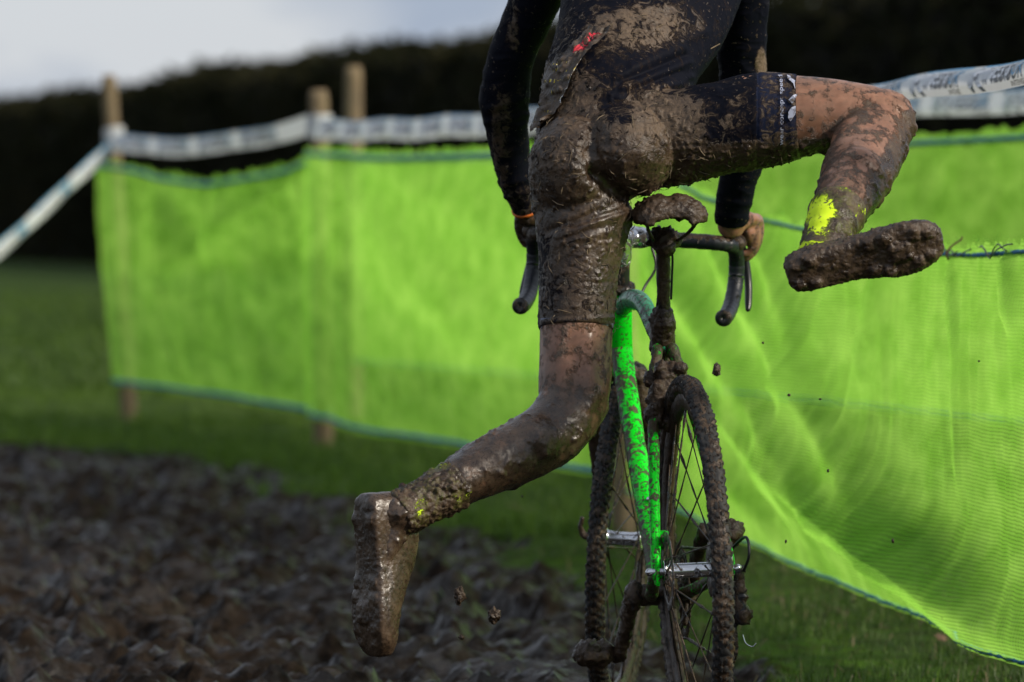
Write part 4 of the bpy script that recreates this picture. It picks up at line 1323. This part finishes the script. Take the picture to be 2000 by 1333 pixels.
# arms end on the brake hoods of the bicycle
hoodR = FK(np.array([[BW * 0.2145, 0.09, 0.02]]) + BC)[0]
hoodL = FK(np.array([[-BW * 0.2145, 0.09, 0.02]]) + BC)[0]
armL_u = [L(1108, -128, 10.70, 62, 0.062), L(1068, -50, 10.73, 50, 0.052), L(1028, 40, 10.77, 44, 0.046), L(995, 125, 10.80, 42, 0.043), L(984, 200, 10.83, 46, 0.043)]
armL_f = [L(984, 200, 10.83, 45, 0.042), L(992, 270, 10.87, 37, 0.040), L(1004, 340, 10.91, 31, 0.034), L(1024, 400, 10.95, 23, 0.025), L(1030, 425, 10.965, 22, 0.02)]
armR_u = [L(1462, -128, 10.68, 62, 0.062), L(1456, -50, 10.72, 50, 0.052), L(1450, 40, 10.76, 46, 0.047), L(1450, 130, 10.80, 44, 0.044), L(1462, 205, 10.83, 45, 0.043)]
armR_f = [L(1462, 205, 10.83, 44, 0.042), L(1456, 290, 10.87, 38, 0.040), L(1440, 360, 10.91, 34, 0.035), L(1430, 415, 10.94, 29, 0.027), L(1428, 445, 10.955, 27, 0.022)]

def cut(rows, a, b, grow=0.0, n=24):
    """resample a limb between fractions a..b of its rows and grow it"""
    c = catmull(np.array(rows), 200)[int(199 * a):int(199 * b) + 1]
    c = c[np.linspace(0, len(c) - 1, n).astype(int)].copy()
    c[:, 3:] += grow
    return c

# hand: palm and five separate bent fingers closed on the hood; s = -1 left, +1 right
def hand(s, wrist):
    B = lambda *p: FK(np.array([[s * (p[0] - 0.0155), p[1], p[2]]]) + BC)[0]
    row = lambda p, w, d: [*p, w, d]
    parts = []
    w = np.array(wrist)
    parts.append(loft([row(w, 0.025, 0.020), row(B(0.218, 0.045, 0.045), 0.033, 0.018), row(B(0.222, 0.075, 0.044), 0.038, 0.017), row(B(0.226, 0.105, 0.042), 0.036, 0.015)], n=24, ref=(0, 0, 1)))
    fr = [(0.118, 0.048, 0.0098, 1.00), (0.101, 0.046, 0.0102, 1.05), (0.083, 0.040, 0.0098, 1.0), (0.066, 0.034, 0.0086, 0.82)]
    for y, z, r, l in fr:                                   # index .. little finger, knuckles on the outside
        k0 = B(0.232, y - 0.010, z)
        k1 = B(0.246, y + 0.004, z - 0.002)
        k2 = B(0.2475, y + 0.012, z - 0.040 * l)
        k3 = B(0.236, y + 0.014, z - 0.064 * l)
        k4 = B(0.224, y + 0.008, z - 0.066 * l)
        parts.append(loft([row(k0, r * 1.1, r * 1.1), row(k1, r * 1.1, r * 1.1), row(k2, r, r), row(k3, r * 0.92, r * 0.92), row(k4, r * 0.8, r * 0.8)], n=30, seg=14, ref=(0.1, 1, 0.1)))
    parts.append(ball(B(0.234, 0.080, 0.022), (0.017, 0.032, 0.026)))
    t0, t1, t2, t3 = B(0.200, 0.045, 0.040), B(0.186, 0.078, 0.032), B(0.188, 0.104, 0.018), B(0.198, 0.118, 0.006)
    parts.append(loft([row(t0, 0.016, 0.015), row(t1, 0.0125, 0.0125), row(t2, 0.011, 0.011), row(t3, 0.009, 0.009)], n=24, seg=14, ref=(0.1, 0, 1)))
    return parts
handR = hand(1, armR_f[-1][:3])
handL = hand(-1, armL_f[-1][:3])

# head and neck (above the picture)
neck = [L(1288, -150, 10.78, 62, 0.06), L(1292, -215, 10.86, 56, 0.058), L(1296, -262, 10.92, 56, 0.06)]
HC = P(1298, -330, 10.98)
head = [ball(HC, (0.076, 0.098, 0.112), 24, 16), ball(HC + [0, 0.03, -0.075], (0.056, 0.06, 0.05)), ball(HC + [0, 0.098, -0.012], (0.011, 0.018, 0.016)), ball(HC + [0, 0.09, 0.018], (0.010, 0.014, 0.03)),
        ball(HC + [-0.078, 0.0, -0.01], (0.010, 0.020, 0.032)), ball(HC + [0.078, 0.0, -0.01], (0.010, 0.020, 0.032)), ball(HC + [0, 0.086, -0.052], (0.024, 0.012, 0.006)), ball(HC + [0, 0.086, -0.064], (0.021, 0.012, 0.007)), ball(HC + [0, 0.088, -0.095], (0.022, 0.02, 0.016))]
footL = [L(800, 995, 10.005, 36, 0.032), L(768, 1035, 9.99, 30, 0.028), L(745, 1120, 9.98, 20, 0.024), L(732, 1210, 9.975, 14, 0.022)]

def inner(rows, f):
    c = catmull(np.array(rows), 60)
    c[:, 3:] -= (0.016 * sstep(f, f - 0.3, np.linspace(0, 1, 60)))[:, None]
    return c
body_parts = [loft(cut(torso, 0, 1, -0.005), n=60, seg=40), loft(inner(thighL, 0.45), n=60, seg=32), loft(shinL, n=60, seg=32), loft(inner(thighR, 0.5), n=60, seg=32), loft(shinR, n=60, seg=32),
              ball(P(1122, 786, 10.195), (0.062, 0.062, 0.060)), ball(P(1724, 240, 10.235), (0.060, 0.058, 0.062)), ball(P(1040, 862, 10.11), (0.055, 0.055, 0.05)), ball(P(1672, 345, 10.03), (0.050, 0.05, 0.055)),
              loft(armL_u, n=40), loft(armL_f, n=40), loft(armR_u, n=40), loft(armR_f, n=40), loft(neck, n=20), loft(footL, n=30)]
body_parts += [ball(c, tuple(np.array(r) - 0.022)) for c, r in glutes] + handR + handL + head
BV, BF = remesh(body_parts, 0.0032, 8)

suit_parts = [loft(cut(torso, 0, 0.985, 0.0), n=60, seg=44), loft(cut(thighL, 0.0, 0.615, 0.0025), n=60, seg=36, cap=False), loft(cut(thighR, 0.0, 0.672, 0.0028), n=60, seg=36, cap=False),
              loft(cut(armL_u, 0, 1, 0.0035), n=40), loft(cut(armL_f, 0, 0.80, 0.0035), n=40, cap=False), loft(cut(armR_u, 0, 1, 0.0035), n=40), loft(cut(armR_f, 0, 0.92, 0.0035), n=40, cap=False),
              ball(P(1110, -122, 10.70), (0.066, 0.066, 0.066)), ball(P(1460, -122, 10.68), (0.066, 0.066, 0.066)),
              loft([L(1150, -118, 10.71, 60, 0.075), L(1285, -140, 10.72, 66, 0.085), L(1420, -118, 10.70, 60, 0.075)], n=20)]
suit_parts += [ball(c, r) for c, r in glutes]
SVV, SFF = remesh(suit_parts, 0.0026, 7)

def ell(x, y, cx, cy, rx, ry, soft=0.35, rot=0.0):
    c, s = math.cos(rot), math.sin(rot)
    u, v = ((x - cx) * c + (y - cy) * s) / rx, (-(x - cx) * s + (y - cy) * c) / ry
    return sstep(1 + soft, 1 - soft, np.hypot(u, v))

# -------- skinsuit: folds, mud relief and cover
N = normals(SVV, SFF)
px, py = project(SVV)
dD = SVV[:, 1]
torso_leg = (dD < 10.68)
fold = np.zeros(len(SVV))
for x0, y0, x1, y1, w, h in [
        (1205, 150, 1330, 95, 9, 0.0045), (1215, 172, 1345, 122, 8, 0.004), (1235, 128, 1375, 62, 9, 0.0035), (1260, 190, 1350, 150, 7, 0.003), (1300, 165, 1400, 175, 8, 0.003),
        (1210, 161, 1338, 109, 6, -0.004), (1225, 181, 1330, 140, 5, -0.0035), (1090, 462, 1215, 415, 8, 0.004), (1070, 452, 1200, 400, 6, -0.003), (1085, 480, 1190, 452, 7, 0.0025), (1120, 440, 1232, 405, 5, -0.004),
        (1160, 340, 1235, 392, 16, -0.011), (1150, 300, 1165, 345, 14, -0.008), (1165, 250, 1150, 300, 14, -0.005), (1240, 200, 1300, 160, 7, 0.003), (1170, 170, 1230, 205, 7, 0.002),
        (1060, 628, 1196, 620, 4, 0.002), (1300, 360, 1400, 335, 8, 0.002), (1545, 150, 1545, 310, 4, 0.0012), (1480, 145, 1478, 325, 2.5, -0.0016), (1052, 560, 1198, 550, 3, -0.0012),
        (955, 215, 1025, 190, 8, 0.003), (950, 240, 1028, 225, 7, 0.003), (985, 360, 1035, 350, 7, 0.003), (990, 385, 1040, 372, 6, 0.003), (1400, 420, 1470, 430, 6, 0.002), (1405, 395, 1475, 400, 6, 0.0018)]:
    dist = seg_dist(px, py, (x0, y0), (x1, y1))
    sel = torso_leg if x0 > 1040 and y0 < 700 and not (x0 >= 1400 and y0 > 350) else ~torso_leg
    fold += np.where(sel, h * np.exp(-(dist / w) ** 2), 0)
SVV = SVV + N * fold[:, None]
heavy = np.zeros(len(SVV)) + 0.16
dry = np.zeros(len(SVV)) + 0.12
def add(mask, m, d=None):
    global heavy, dry
    heavy = heavy * (1 - mask) + m * mask
    if d is not None: dry = dry * (1 - mask) + d * mask
T_ = torso_leg.astype(float)
add(T_ * sstep(170, 60, py) * sstep(1260, 1080, px), 0.33, 0.4)                      # splatter up the left flank
add(T_ * ell(px, py, 1262, 52, 84, 46, 0.6, -0.15), 0.72, 0.55)                     # dried patch on the small of the back
add(T_ * ell(px, py, 1215, 58, 60, 22, 0.4, 0.3), 0.62, 0.5)
add(T_ * ell(px, py, 1100, 310, 118, 190, 0.3), 0.70, 0.10)                           # buttock
add(T_ * ell(px, py, 1075, 250, 60, 120, 0.3), 0.76, 0.16)
add(T_ * ell(px, py, 1290, 232, 98, 60, 0.55, 0.15), 0.78, 0.5)                      # hip
add(T_ * ell(px, py, 1205, 205, 32, 48, 0.4), 0.38, 0.3)
add(T_ * sstep(255, 300, py) * sstep(1130, 1200, px), 0.86, 0.16)                     # underside of the thigh
add(T_ * sstep(280, 300, py - (px - 1300) * -0.06) * sstep(1300, 1420, px), 0.92, 0.22)
add(T_ * ell(px, py, 1205, 325, 70, 60, 0.4), 0.9, 0.06)
add(T_ * sstep(390, 440, py), 0.76, 0.08)                                             # back of the left thigh
add(T_ * sstep(440, 480, py) * sstep(1085, 1068, px), 0.45, 0.1)
add(T_ * ell(px, py, 1105, 590, 60, 50, 0.4), 0.62, 0.12)
add(T_ * ell(px, py, 1165, 480, 40, 60, 0.4), 0.85, 0.12)
add(T_ * ell(px, py, 1440, 215, 65, 45, 0.4), 0.30, 0.5)
add(T_ * sstep(1480, 1490, px) * sstep(290, 270, py), 0.40, 0.5)
A_ = 1 - T_
add(A_ * sstep(1250, 1200, px), 0.10, 0.3)
add(A_ * ell(px, py, 985, 270, 28, 110, 0.4) * sstep(1010, 985, px), 0.52, 0.3)
add(A_ * ell(px, py, 1020, 60, 26, 60, 0.5) * sstep(1020, 1005, px), 0.62, 0.5)
add(A_ * sstep(330, 400, py) * sstep(1250, 1200, px), 0.45, 0.1)
add(A_ * sstep(1250, 1300, px), 0.05, 0.3)
add(A_ * ell(px, py, 1487, 125, 12, 30, 0.4), 0.85, 0.9)
add(A_ * sstep(340, 420, py) * sstep(1250, 1300, px), 0.18, 0.3)
band = np.zeros(len(SVV))
band[(px > 1478) & (px < 1600) & (py < 335) & torso_leg] = 1.0
band[(px > 1553) & (px < 1600) & (py < 335) & torso_leg] = 0.2
band[(py > 622) & (py < 700) & torso_leg] = 1.0
n1 = fbm(SVV * 40, 4, 301, 0.6)
w1 = SVV + 0.009 * np.stack([vnoise(SVV * 40, 311), vnoise(SVV * 40, 312), vnoise(SVV * 40, 313)], 1)
fib = ridge(w1 * np.array([190, 150, 95]), 3, 320)
clump = fbm(w1 * 115, 3, 330)
m = np.clip(heavy + (n1 - 0.5) * 1.3, 0, 1.2)
th = sstep(0.42, 1.0, m)
smear = ell(px, py, 1165, 480, 34, 70, 0.5) + ell(px, py, 1205, 330, 70, 45, 0.5) + ell(px, py, 1130, 392, 60, 40, 0.5)
rough_amt = np.clip(1 - 0.75 * smear, 0.2, 1)
region = sstep(0.38, 0.62, fbm(SVV * 13, 3, 345))
rough_amt = rough_amt * (0.30 + 0.70 * region) * (1 - 0.62 * sstep(400, 470, py) * torso_leg)
hem = torso_leg * np.maximum(sstep(600, 650, py), sstep(1520, 1560, px))
disp = th * (0.0010 + rough_amt * (0.0030 * (fib - 0.42) + 0.0032 * region * sstep(0.52, 0.80, clump) + 0.0045 * (n1 - 0.5)))
drop = sstep(0.66, 0.72, fbm(SVV * 130, 2, 340)) * 0.002 * (0.35 + th)                # spatters
wrk = (ridge(SVV * np.array([14, 14, 34]) + 2.0 * fbm(SVV * 9, 2, 350)[:, None], 2, 351) - 0.45) * 0.0035
disp = disp + drop * torso_leg + np.where(torso_leg, 0.25, 1.0) * wrk * (1 - 0.8 * th)
disp = disp * (1 - 0.75 * hem)
SVV2 = SVV + N * disp[:, None]
suit = mkobj('skinsuit', SVV2, SFF, M['suit'], person, attrs={'mud': heavy, 'dry': np.clip(dry + 0.5 * (clump - 0.5) * th, 0, 1), 'band': band, 'wet': np.clip(0.10 * sstep(250, 330, py) * torso_leg + 0.55 * smear * torso_leg, 0, 1)}, label='black skinsuit plastered with brown mud')

# -------- bare body
N = normals(BV, BF)
px, py = project(BV)
heavy = np.zeros(len(BV)) + 0.35
dry = np.zeros(len(BV)) + 0.15
rleg = (px > 1500) & (py < 600) & (BV[:, 1] < 10.6)
heavy[rleg] = 0.38
add(rleg * ell(px, py, 1650, 190, 95, 45, 0.3), 0.30, 0.3)
add(rleg * sstep(265, 300, py - 0.0 * px) * sstep(1660, 1600, px), 0.9, 0.15)
add(rleg * sstep(40, 8, seg_dist(px, py, (1795, 235), (1660, 470))), 0.85, 0.10)
add(rleg * sstep(30, 8, seg_dist(px, py, (1640, 250), (1700, 215))), 0.5, 0.2)
add(rleg * ell(px, py, 1665, 300, 70, 22, 0.5, -0.5), 0.42, 0.2)
add(rleg * ell(px, py, 1640, 350, 50, 50, 0.5), 0.45, 0.2)
lleg = (py > 600) & (px < 1260)
heavy[lleg] = 0.42
add(lleg * ell(px, py, 1150, 720, 55, 50, 0.5), 0.36, 0.1)
add(lleg * ell(px, py, 1075, 690, 25, 60, 0.5), 0.40, 0.5)
add(lleg * sstep(740, 790, py), 0.62, 0.10)
add(lleg * ell(px, py, 1030, 880, 110, 50, 0.5, -0.5), 0.66, 0.12)
add(lleg * sstep(930, 870, px), 0.9, 0.12)
hd_ = (BV[:, 1] > 10.6) & (py > 380)
heavy[hd_] = 0.38
add(hd_ * sstep(1300, 1250, px), 0.72, 0.05)
n1 = fbm(BV * 40, 4, 401, 0.6)
w1 = BV + 0.010 * np.stack([vnoise(BV * 45, 411), vnoise(BV * 45, 412), vnoise(BV * 45, 413)], 1)
fib = ridge(w1 * np.array([70, 80, 100]), 3, 420)
clump = fbm(w1 * 70, 3, 430)
th = sstep(0.45, 1.0, np.clip(heavy + (n1 - 0.5) * 1.4, 0, 1.2))
muscle = 0.004 * np.exp(-(seg_dist(px, py, (1150, 660), (1160, 780)) / 14) ** 2) - 0.004 * np.exp(-(seg_dist(px, py, (1120, 690), (1118, 780)) / 14) ** 2) - 0.005 * np.exp(-(seg_dist(px, py, (1600, 300), (1700, 240)) / 16) ** 2)
muscle = np.where(BV[:, 1] < 10.6, muscle, 0)
disp = muscle + th * (0.0006 + 0.0026 * (fib - 0.42) + 0.0042 * sstep(0.54, 0.78, clump))
disp = np.where(BV[:, 1] < 10.6, disp, disp * 0.4)
film = np.full(len(BV), 0.35)
film[rleg] = 0.52
film = film + rleg * 0.3 * sstep(250, 400, py)
film = np.where(lleg, 0.55 + 0.45 * sstep(690, 800, py), film)
mkobj('body', BV + N * disp[:, None], BF, M['skin'], person, attrs={'mud': heavy, 'dry': dry, 'film': film, 'wet': np.where(lleg, 0.35 + 0.6 * sstep(700, 800, py), 0.15)}, label='bare legs and hands streaked with mud')

# -------- socks
def wear(name, VF, mat, base, amp, seed, dryv=0.12, label=None, wet=0.0):
    V, F = VF
    V, at = mud_disp(V, F, base, amp, seed, dryv)
    at['wet'] = np.full(len(V), wet)
    o = mkobj(name, V, F, mat, person, attrs=at)
    if label: o['label'] = label
    return o
sr = cut(shinR, 0.535, 1.0, 0.0055, 30)
sr[:, 3:] *= (1 + 0.035 * np.sin(np.linspace(0, 30, 30)))[:, None]
V, F = remesh([loft(sr, n=70, seg=36, cap=False)], 0.0026, 3)
def sock_mud(V):
    px, py = project(V)
    return 0.78 - 0.62 * ell(px, py, 1602, 418, 26, 34, 0.6) - 0.45 * ell(px, py, 1590, 482, 30, 12, 0.4)
wear('sock', (V, F), M['sock'], sock_mud, 0.003, 501, label='neon yellow sock on the raised leg, half clean')
sl = cut(shinL, 0.58, 1.0, 0.0022, 30)
V, F = remesh([loft(sl, n=70, seg=36, cap=False)], 0.0026, 3)
def sock_mud2(V):
    px, py = project(V)
    return 0.95 - 0.40 * ell(px, py, 862, 912, 16, 10, 0.5) - 0.34 * ell(px, py, 905, 968, 26, 12, 0.5) - 0.32 * ell(px, py, 822, 985, 12, 20, 0.5)
wear('sock', (V, F), M['sock'], sock_mud2, 0.007, 502, label='neon yellow sock on the trailing leg, nearly hidden by mud')

# -------- shoes: heel at 0, toe at +Y, sole facing -Z
def shoe(heel, toe, up, seed, label, amp=0.003, mudf=0.95, wet=0.0, lug=1.0, tall=1.0):
    y = np.array(toe) - np.array(heel); ln = np.linalg.norm(y); y = y / ln
    z = np.array(up, dtype=float); z -= y * z.dot(y); z /= np.linalg.norm(z)
    x = np.cross(y, z)
    R = np.stack([x, y, z], 1)
    k = ln / 0.285
    ys = [0.0, 0.012, 0.04, 0.08, 0.12, 0.16, 0.20, 0.235, 0.262, 0.28, 0.285]
    hw = [0.016, 0.030, 0.036, 0.035, 0.036, 0.042, 0.0475, 0.047, 0.040, 0.026, 0.014]
    tp = [0.055, 0.080, 0.092, 0.092, 0.084, 0.070, 0.058, 0.050, 0.043, 0.034, 0.026]
    lift = [0.006, 0.002, 0, 0.002, 0.004, 0.003, 0.0, 0.002, 0.007, 0.012, 0.016]
    tp = [t * tall for t in tp]
    rings = []
    seg = 36
    for yy, w, t, lf in zip(ys, hw, tp, lift):
        r = []
        for j in range(seg):
            a = 2 * np.pi * j / seg
            ca, sa = math.cos(a), math.sin(a)
            xx = w * math.copysign(abs(ca) ** 0.7, ca)
            if sa < 0:
                zz = lf + 0.012 * (1 - abs(sa) ** 0.5)
            else:
                zz = lf + 0.012 + (t - 0.012) * abs(sa) ** 0.8
                xx *= 1 - 0.35 * abs(sa) ** 2
            r.append((xx, yy, zz))
        rings.append(r)
    rings = np.array(rings)
    dense = np.stack([catmull(rings[:, j, :], 60) for j in range(seg)], 1)
    V = dense.reshape(-1, 3)
    n = 60
    F = [(i * seg + j, i * seg + (j + 1) % seg, (i + 1) * seg + (j + 1) % seg, (i + 1) * seg + j) for i in range(n - 1) for j in range(seg)]
    F += [tuple(range(seg))[::-1], tuple((n - 1) * seg + j for j in range(seg))]
    parts = [(V, F)]
    # lugs of the sole, cleat block
    for yy, wd in ((0.018, 0.020), (0.046, 0.026), (0.155, 0.030), (0.182, 0.034), (0.236, 0.032), (0.260, 0.024)):
        for s in (-1, 1):
            parts.append(box([s * wd * 0.86, yy, -0.001 + np.interp(yy, ys, lift)], [wd * 0.62, 0.017, 0.011 * lug]))
    parts.append(box([0, 0.208, -0.001], [0.030, 0.036, 0.012]))
    parts = [(np.asarray(v) * [k, k, k] @ R.T + np.array(heel), f) for v, f in parts]
    W, G = remesh(parts, 0.0026, 9)
    return wear('shoe', (W, G), M['shoe'], mudf, amp, seed, 0.14, label, wet)
heelR, toeR = P(1540, 545, 9.745), P(1842, 474, 9.735)
shoe(heelR, toeR, (0.05, 0.93, 0.34), 601, 'mud-caked shoe on the raised foot, sole facing the camera', mudf=0.9, amp=0.0036, lug=0.8)
heelL, toeL = P(706, 965, 9.97), P(712, 1284, 9.975)
shoe(heelL, toeL, (0.80, 0.55, -0.05), 602, 'wet muddy shoe hanging toe down behind the rider', mudf=0.97, amp=0.0016, wet=0.8, lug=0.12, tall=1.22)

# -------- wristband and helmet
wb = cut(armL_f, 0.80, 0.835, 0.0055, 6)
V, F = loft(wb, n=8, seg=30, cap=False)
mkobj('wristband', V, F, M['orange'], person)
hv, hf = ball(HC + [0, -0.012, 0.045], (0.096, 0.135, 0.088), 40, 24)
keep = hv[:, 2] > HC[2] + 0.008
hv[~keep, 2] = HC[2] + 0.008 + (hv[~keep, 2] - HC[2] - 0.008) * 0.05
ang = np.sin(np.arctan2(hv[:, 0] - HC[0], 0.4) * 26)
hv = hv + (hv - HC) * (0.05 * ang)[:, None]
V, F = remesh([(hv, hf)], 0.004, 3)
wear('helmet', (V, F), M['helmet'], 0.3, 0.003, 603)

# -------- race number pinned over the left hip, crumpled and plastered
tree = bvhtree.BVHTree.FromPolygons([tuple(v) for v in SVV], [tuple(int(i) for i in f) for f in SFF])
def on_suit(p, d, lift):
    h = tree.ray_cast(Vector(p), Vector(d).normalized(), 3.0)
    if h[0] is None: return None
    return np.array(h[0]) + np.array(h[1]) * lift
nu, nv = 46, 60
c00, c10, c11, c01 = np.array([1112, 62.0]), np.array([1157, 66.0]), np.array([1084, 246.0]), np.array([1030, 262.0])
dirn = np.array([0.50, 0.86, 0.05])
RV = []
for j in range(nv):
    for i in range(nu):
        u, v = i / (nu - 1), j / (nv - 1)
        q = (c00 * (1 - u) + c10 * u) * (1 - v) + (c01 * (1 - u) + c11 * u) * v
        q[0] -= 26 * math.sin(math.pi * v) * (1 - u)
        q[0] += 5 * math.sin(9 * v + 1) * (u > 0.97)
        base = P(q[0], q[1], 10.25)
        wr = 0.004 + 0.006 * float(fbm(np.array([[u * 3.1, v * 4.2, 3.0]]), 3, 700)[0]) + 0.007 * sstep(0.86, 1.0, u) * (0.6 + 0.4 * math.sin(v * 7)) + 0.006 * sstep(0.9, 1, v)
        h = on_suit(base - dirn * 1.0, dirn, float(wr))
        if h is None:
            h = RV[-1] if RV else base
        RV.append(h)
RV = np.array(RV)
idx = np.arange(nu * nv).reshape(nv, nu)
RF = np.stack([idx[:-1, :-1].ravel(), idx[:-1, 1:].ravel(), idx[1:, 1:].ravel(), idx[1:, :-1].ravel()], 1)
uu = np.tile(np.linspace(0, 1, nu), nv); vv = np.repeat(np.linspace(0, 1, nv), nu)
for _ in range(3):
    G3 = RV.reshape(nv, nu, 3); K = G3.copy()
    K[1:-1, 1:-1] = (G3[1:-1, 1:-1] * 2 + G3[:-2, 1:-1] + G3[2:, 1:-1] + G3[1:-1, :-2] + G3[1:-1, 2:]) / 6
    RV = K.reshape(-1, 3)
red = sstep(0.28, 0.36, uu) * sstep(0.98, 0.9, uu) * sstep(0.03, 0.05, vv) * sstep(0.26, 0.22, vv)
yel = np.zeros(len(RV))
for vr in (0.34, 0.42, 0.52, 0.64, 0.74, 0.84, 0.92):
    yel = np.maximum(yel, (np.abs(vv - vr) < 0.018) * (np.sin(uu * 55 + vr * 40) > 0.35))
bm = 0.76 - 0.28 * red * (fbm(np.stack([uu * 6, vv * 6, 0 * uu], 1), 2, 710) > 0.45) - 0.36 * yel * (fbm(np.stack([uu * 5, vv * 7, 0 * uu], 1), 2, 711) > 0.5) - 0.25 * sstep(0.93, 0.99, uu) * (vv > 0.3) * (vv < 0.8)
RN = normals(RV, RF)
thk = fbm(RV * 90, 3, 712)
RV = RV + np.where((RN @ np.array([0.5, 0.86, 0]) > 0)[:, None], -RN, RN) * (0.006 * sstep(0.42, 0.75, thk))[:, None]
mkobj('race_number', RV, RF, M['bib'], person, attrs={'mud': bm, 'dry': 0.15 + 0 * bm, 'red': red, 'yel': yel}, label='crumpled race number with red and yellow print, smeared with mud')

# -------- print on the right hem
ty = (0, 1.0, 0)
def hem_print(name, U, F, x0, y0, w, h, mat, lift=0.0016):
    """U in unit square: x runs up the leg band (photo upwards), y towards the body"""
    W = []
    for a, b in U:
        p = P(x0 - b * w, y0 - a * h, 10.2)
        q = on_suit(p - np.array([0, 0.8, 0]), (p[0] * 0.0, 1, 0.0), lift)
        if q is None: q = p
        W.append(q)
    mkobj(name, np.array(W), F, mat, suit, smooth=False, attrs={'mud': np.full(len(W), 0.40), 'dry': np.full(len(W), 0.45)})
U, G = text_mesh('wear concept speed')
hem_print('lettering', U, G, 1531, 282, 11, 132, M['print'], 0.004)
def blob(points, n=None):
    return np.array(points), [tuple(range(len(points)))]
# rounded pale logo: two lobes and a bar
for pts in ([(0.02, .1), (.1, .05), (.22, .05), (.30, .2), (.34, .45), (.30, .75), (.22, .92), (.1, .95), (.03, .8)],
            [(.40, .1), (.52, .12), (.60, .35), (.56, .6), (.46, .9), (.38, .7)],
            [(.66, .05), (.98, .05), (.98, .95), (.90, .95), (.80, .55), (.70, .45)]):
    c = np.mean(pts, 0)
    U = np.array([tuple(c)] + pts); n = len(pts)
    hem_print('logo', U, [(0, 1 + i, 1 + (i + 1) % n) for i in range(n)], 1561, 240, 24, 92, M['print'], 0.004)

# pale print along the left hem, and a stalk caught on the back
for (xa, ya, w, h) in ((1075, 656, 17, 34), (1196, 640, 22, 8), (1170, 652, 40, 10), (1120, 650, 26, 9)):
    g = [(0, 0), (0, .33), (0, .67), (0, 1), (1, 1), (1, .67), (1, .33), (1, 0)]
    hem_print('logo', np.array(g), [(0, 1, 6, 7), (1, 2, 5, 6), (2, 3, 4, 5)], xa, ya, w, h, M['print'], 0.0022)
V, F = tube([P(1352, 114, 10.44), P(1378, 101, 10.44), P(1406, 86, 10.45)], 0.0011, seg=6, n=16)
mkobj('straw', V, F, M['straw'], person)
V, F = ball(P(1372, 116, 10.44), (0.007, 0.004, 0.004), 12, 8)
mkobj('mud_drop', V, F, M['mud_lump'], person, attrs={'mud': np.ones(len(V)), 'dry': np.zeros(len(V))})

# -------- bits of straw and grass stuck in the mud
sr_ = np.random.default_rng(55)
Vs, Fs = [], []
cand = np.where((SVV2[:, 1] < 10.5))[0]
mudv = np.empty(len(SVV2), dtype=np.float32); suit.data.attributes['mud'].data.foreach_get('value', mudv)
cand = cand[mudv[cand] > 0.6]
SN = normals(SVV2, SFF)
pick = sr_.choice(cand, 520)
for i in pick:
    nrm = SN[i]
    if nrm[1] > 0.3: continue
    d = np.cross(nrm, sr_.normal(size=3)); d /= np.linalg.norm(d) + 1e-9
    ln = 0.008 + 0.022 * sr_.random() ** 2
    w = np.cross(nrm, d) * (0.0005 + 0.0005 * sr_.random())
    c = SVV2[i] + nrm * 0.001
    cur = np.cross(nrm, d) * sr_.normal(0, 0.3)
    pts = [c + d * ln * t + cur * ln * t * t + nrm * (0.0035 * math.sin(math.pi * (0.3 + 0.7 * t)) + 0.002 * t * (sr_.random() > 0.7)) for t in (-0.5, 0, 0.5)]
    b = len(Vs)
    for p, k in zip(pts, (0.6, 1, 0.3)):
        Vs += [p - w * k, p + w * k, p + nrm * 0.0012 * k]
    for k in (0, 3):
        for a in range(3):
            Fs.append((b + k + a, b + k + (a + 1) % 3, b + k + 3 + (a + 1) % 3, b + k + 3 + a))
mkobj('straw_bits', np.array(Vs), Fs, M['straw'], suit, smooth=False, kind='stuff')

# ------------------------------------------------------------------ clods of mud in the air
def clod(px_, py_, D, r, seed, label, group='mud clods flying off the bicycle'):
    c = P(px_, py_, D)
    V, F = ball((0, 0, 0), 1.0, 14, 10) if r < 0.005 else ball((0, 0, 0), 1.0, 40, 28)
    k = 0.35 + 1.1 * fbm(V * 1.9 + seed, 4, seed, 0.65) ** 1.4 + 0.5 * ridge(V * 2.5, 2, seed)
    q = np.array([1.0, 0.8, 1.15 + 0.5 * math.sin(seed)])
    V = V * k[:, None] * q * r + c
    mkobj('mud_clod', V, F, M['mud_lump'], attrs={'mud': np.ones(len(V)), 'dry': np.full(len(V), 0.15)}, label=label, category='mud clod', group=group)
clod(1400, 723, 10.05, 0.0065, 1, 'dark mud clod in the air just right of the rear tyre top')
clod(897, 1163, 10.2, 0.009, 2, 'ragged mud clod flying between the hanging shoe and the wheel, upper one')
clod(965, 1203, 10.2, 0.010, 3, 'ragged mud clod flying between the hanging shoe and the wheel, lower one')
clod(901, 1245, 10.1, 0.005, 4, 'small mud clod low between the hanging shoe and the wheel')
sp = np.random.default_rng(88)
spots = [(1541, 772, 'tiny mud speck in the air right of the rear tyre, left one of a pair'), (1602, 780, 'tiny mud speck in the air right of the rear tyre, right one of a pair'),
         (1912, 706, 'tiny mud speck farthest right, before the near net'), (1617, 920, 'tiny mud speck before the middle folds of the near net'),
         (1535, 1058, 'tiny mud speck low beside the derailleur'), (1744, 1057, 'tiny mud speck low before the right half of the near net'),
         (1490, 670, 'tiny mud speck between the right bar end and the rear tyre'), (1020, 970, 'tiny mud speck under the calf of the trailing leg')]
for i, (a, b, lab) in enumerate(spots):
    clod(a, b, 10.3 + 0.3 * sp.random(), 0.0018 + 0.0012 * sp.random(), 10 + i, lab)
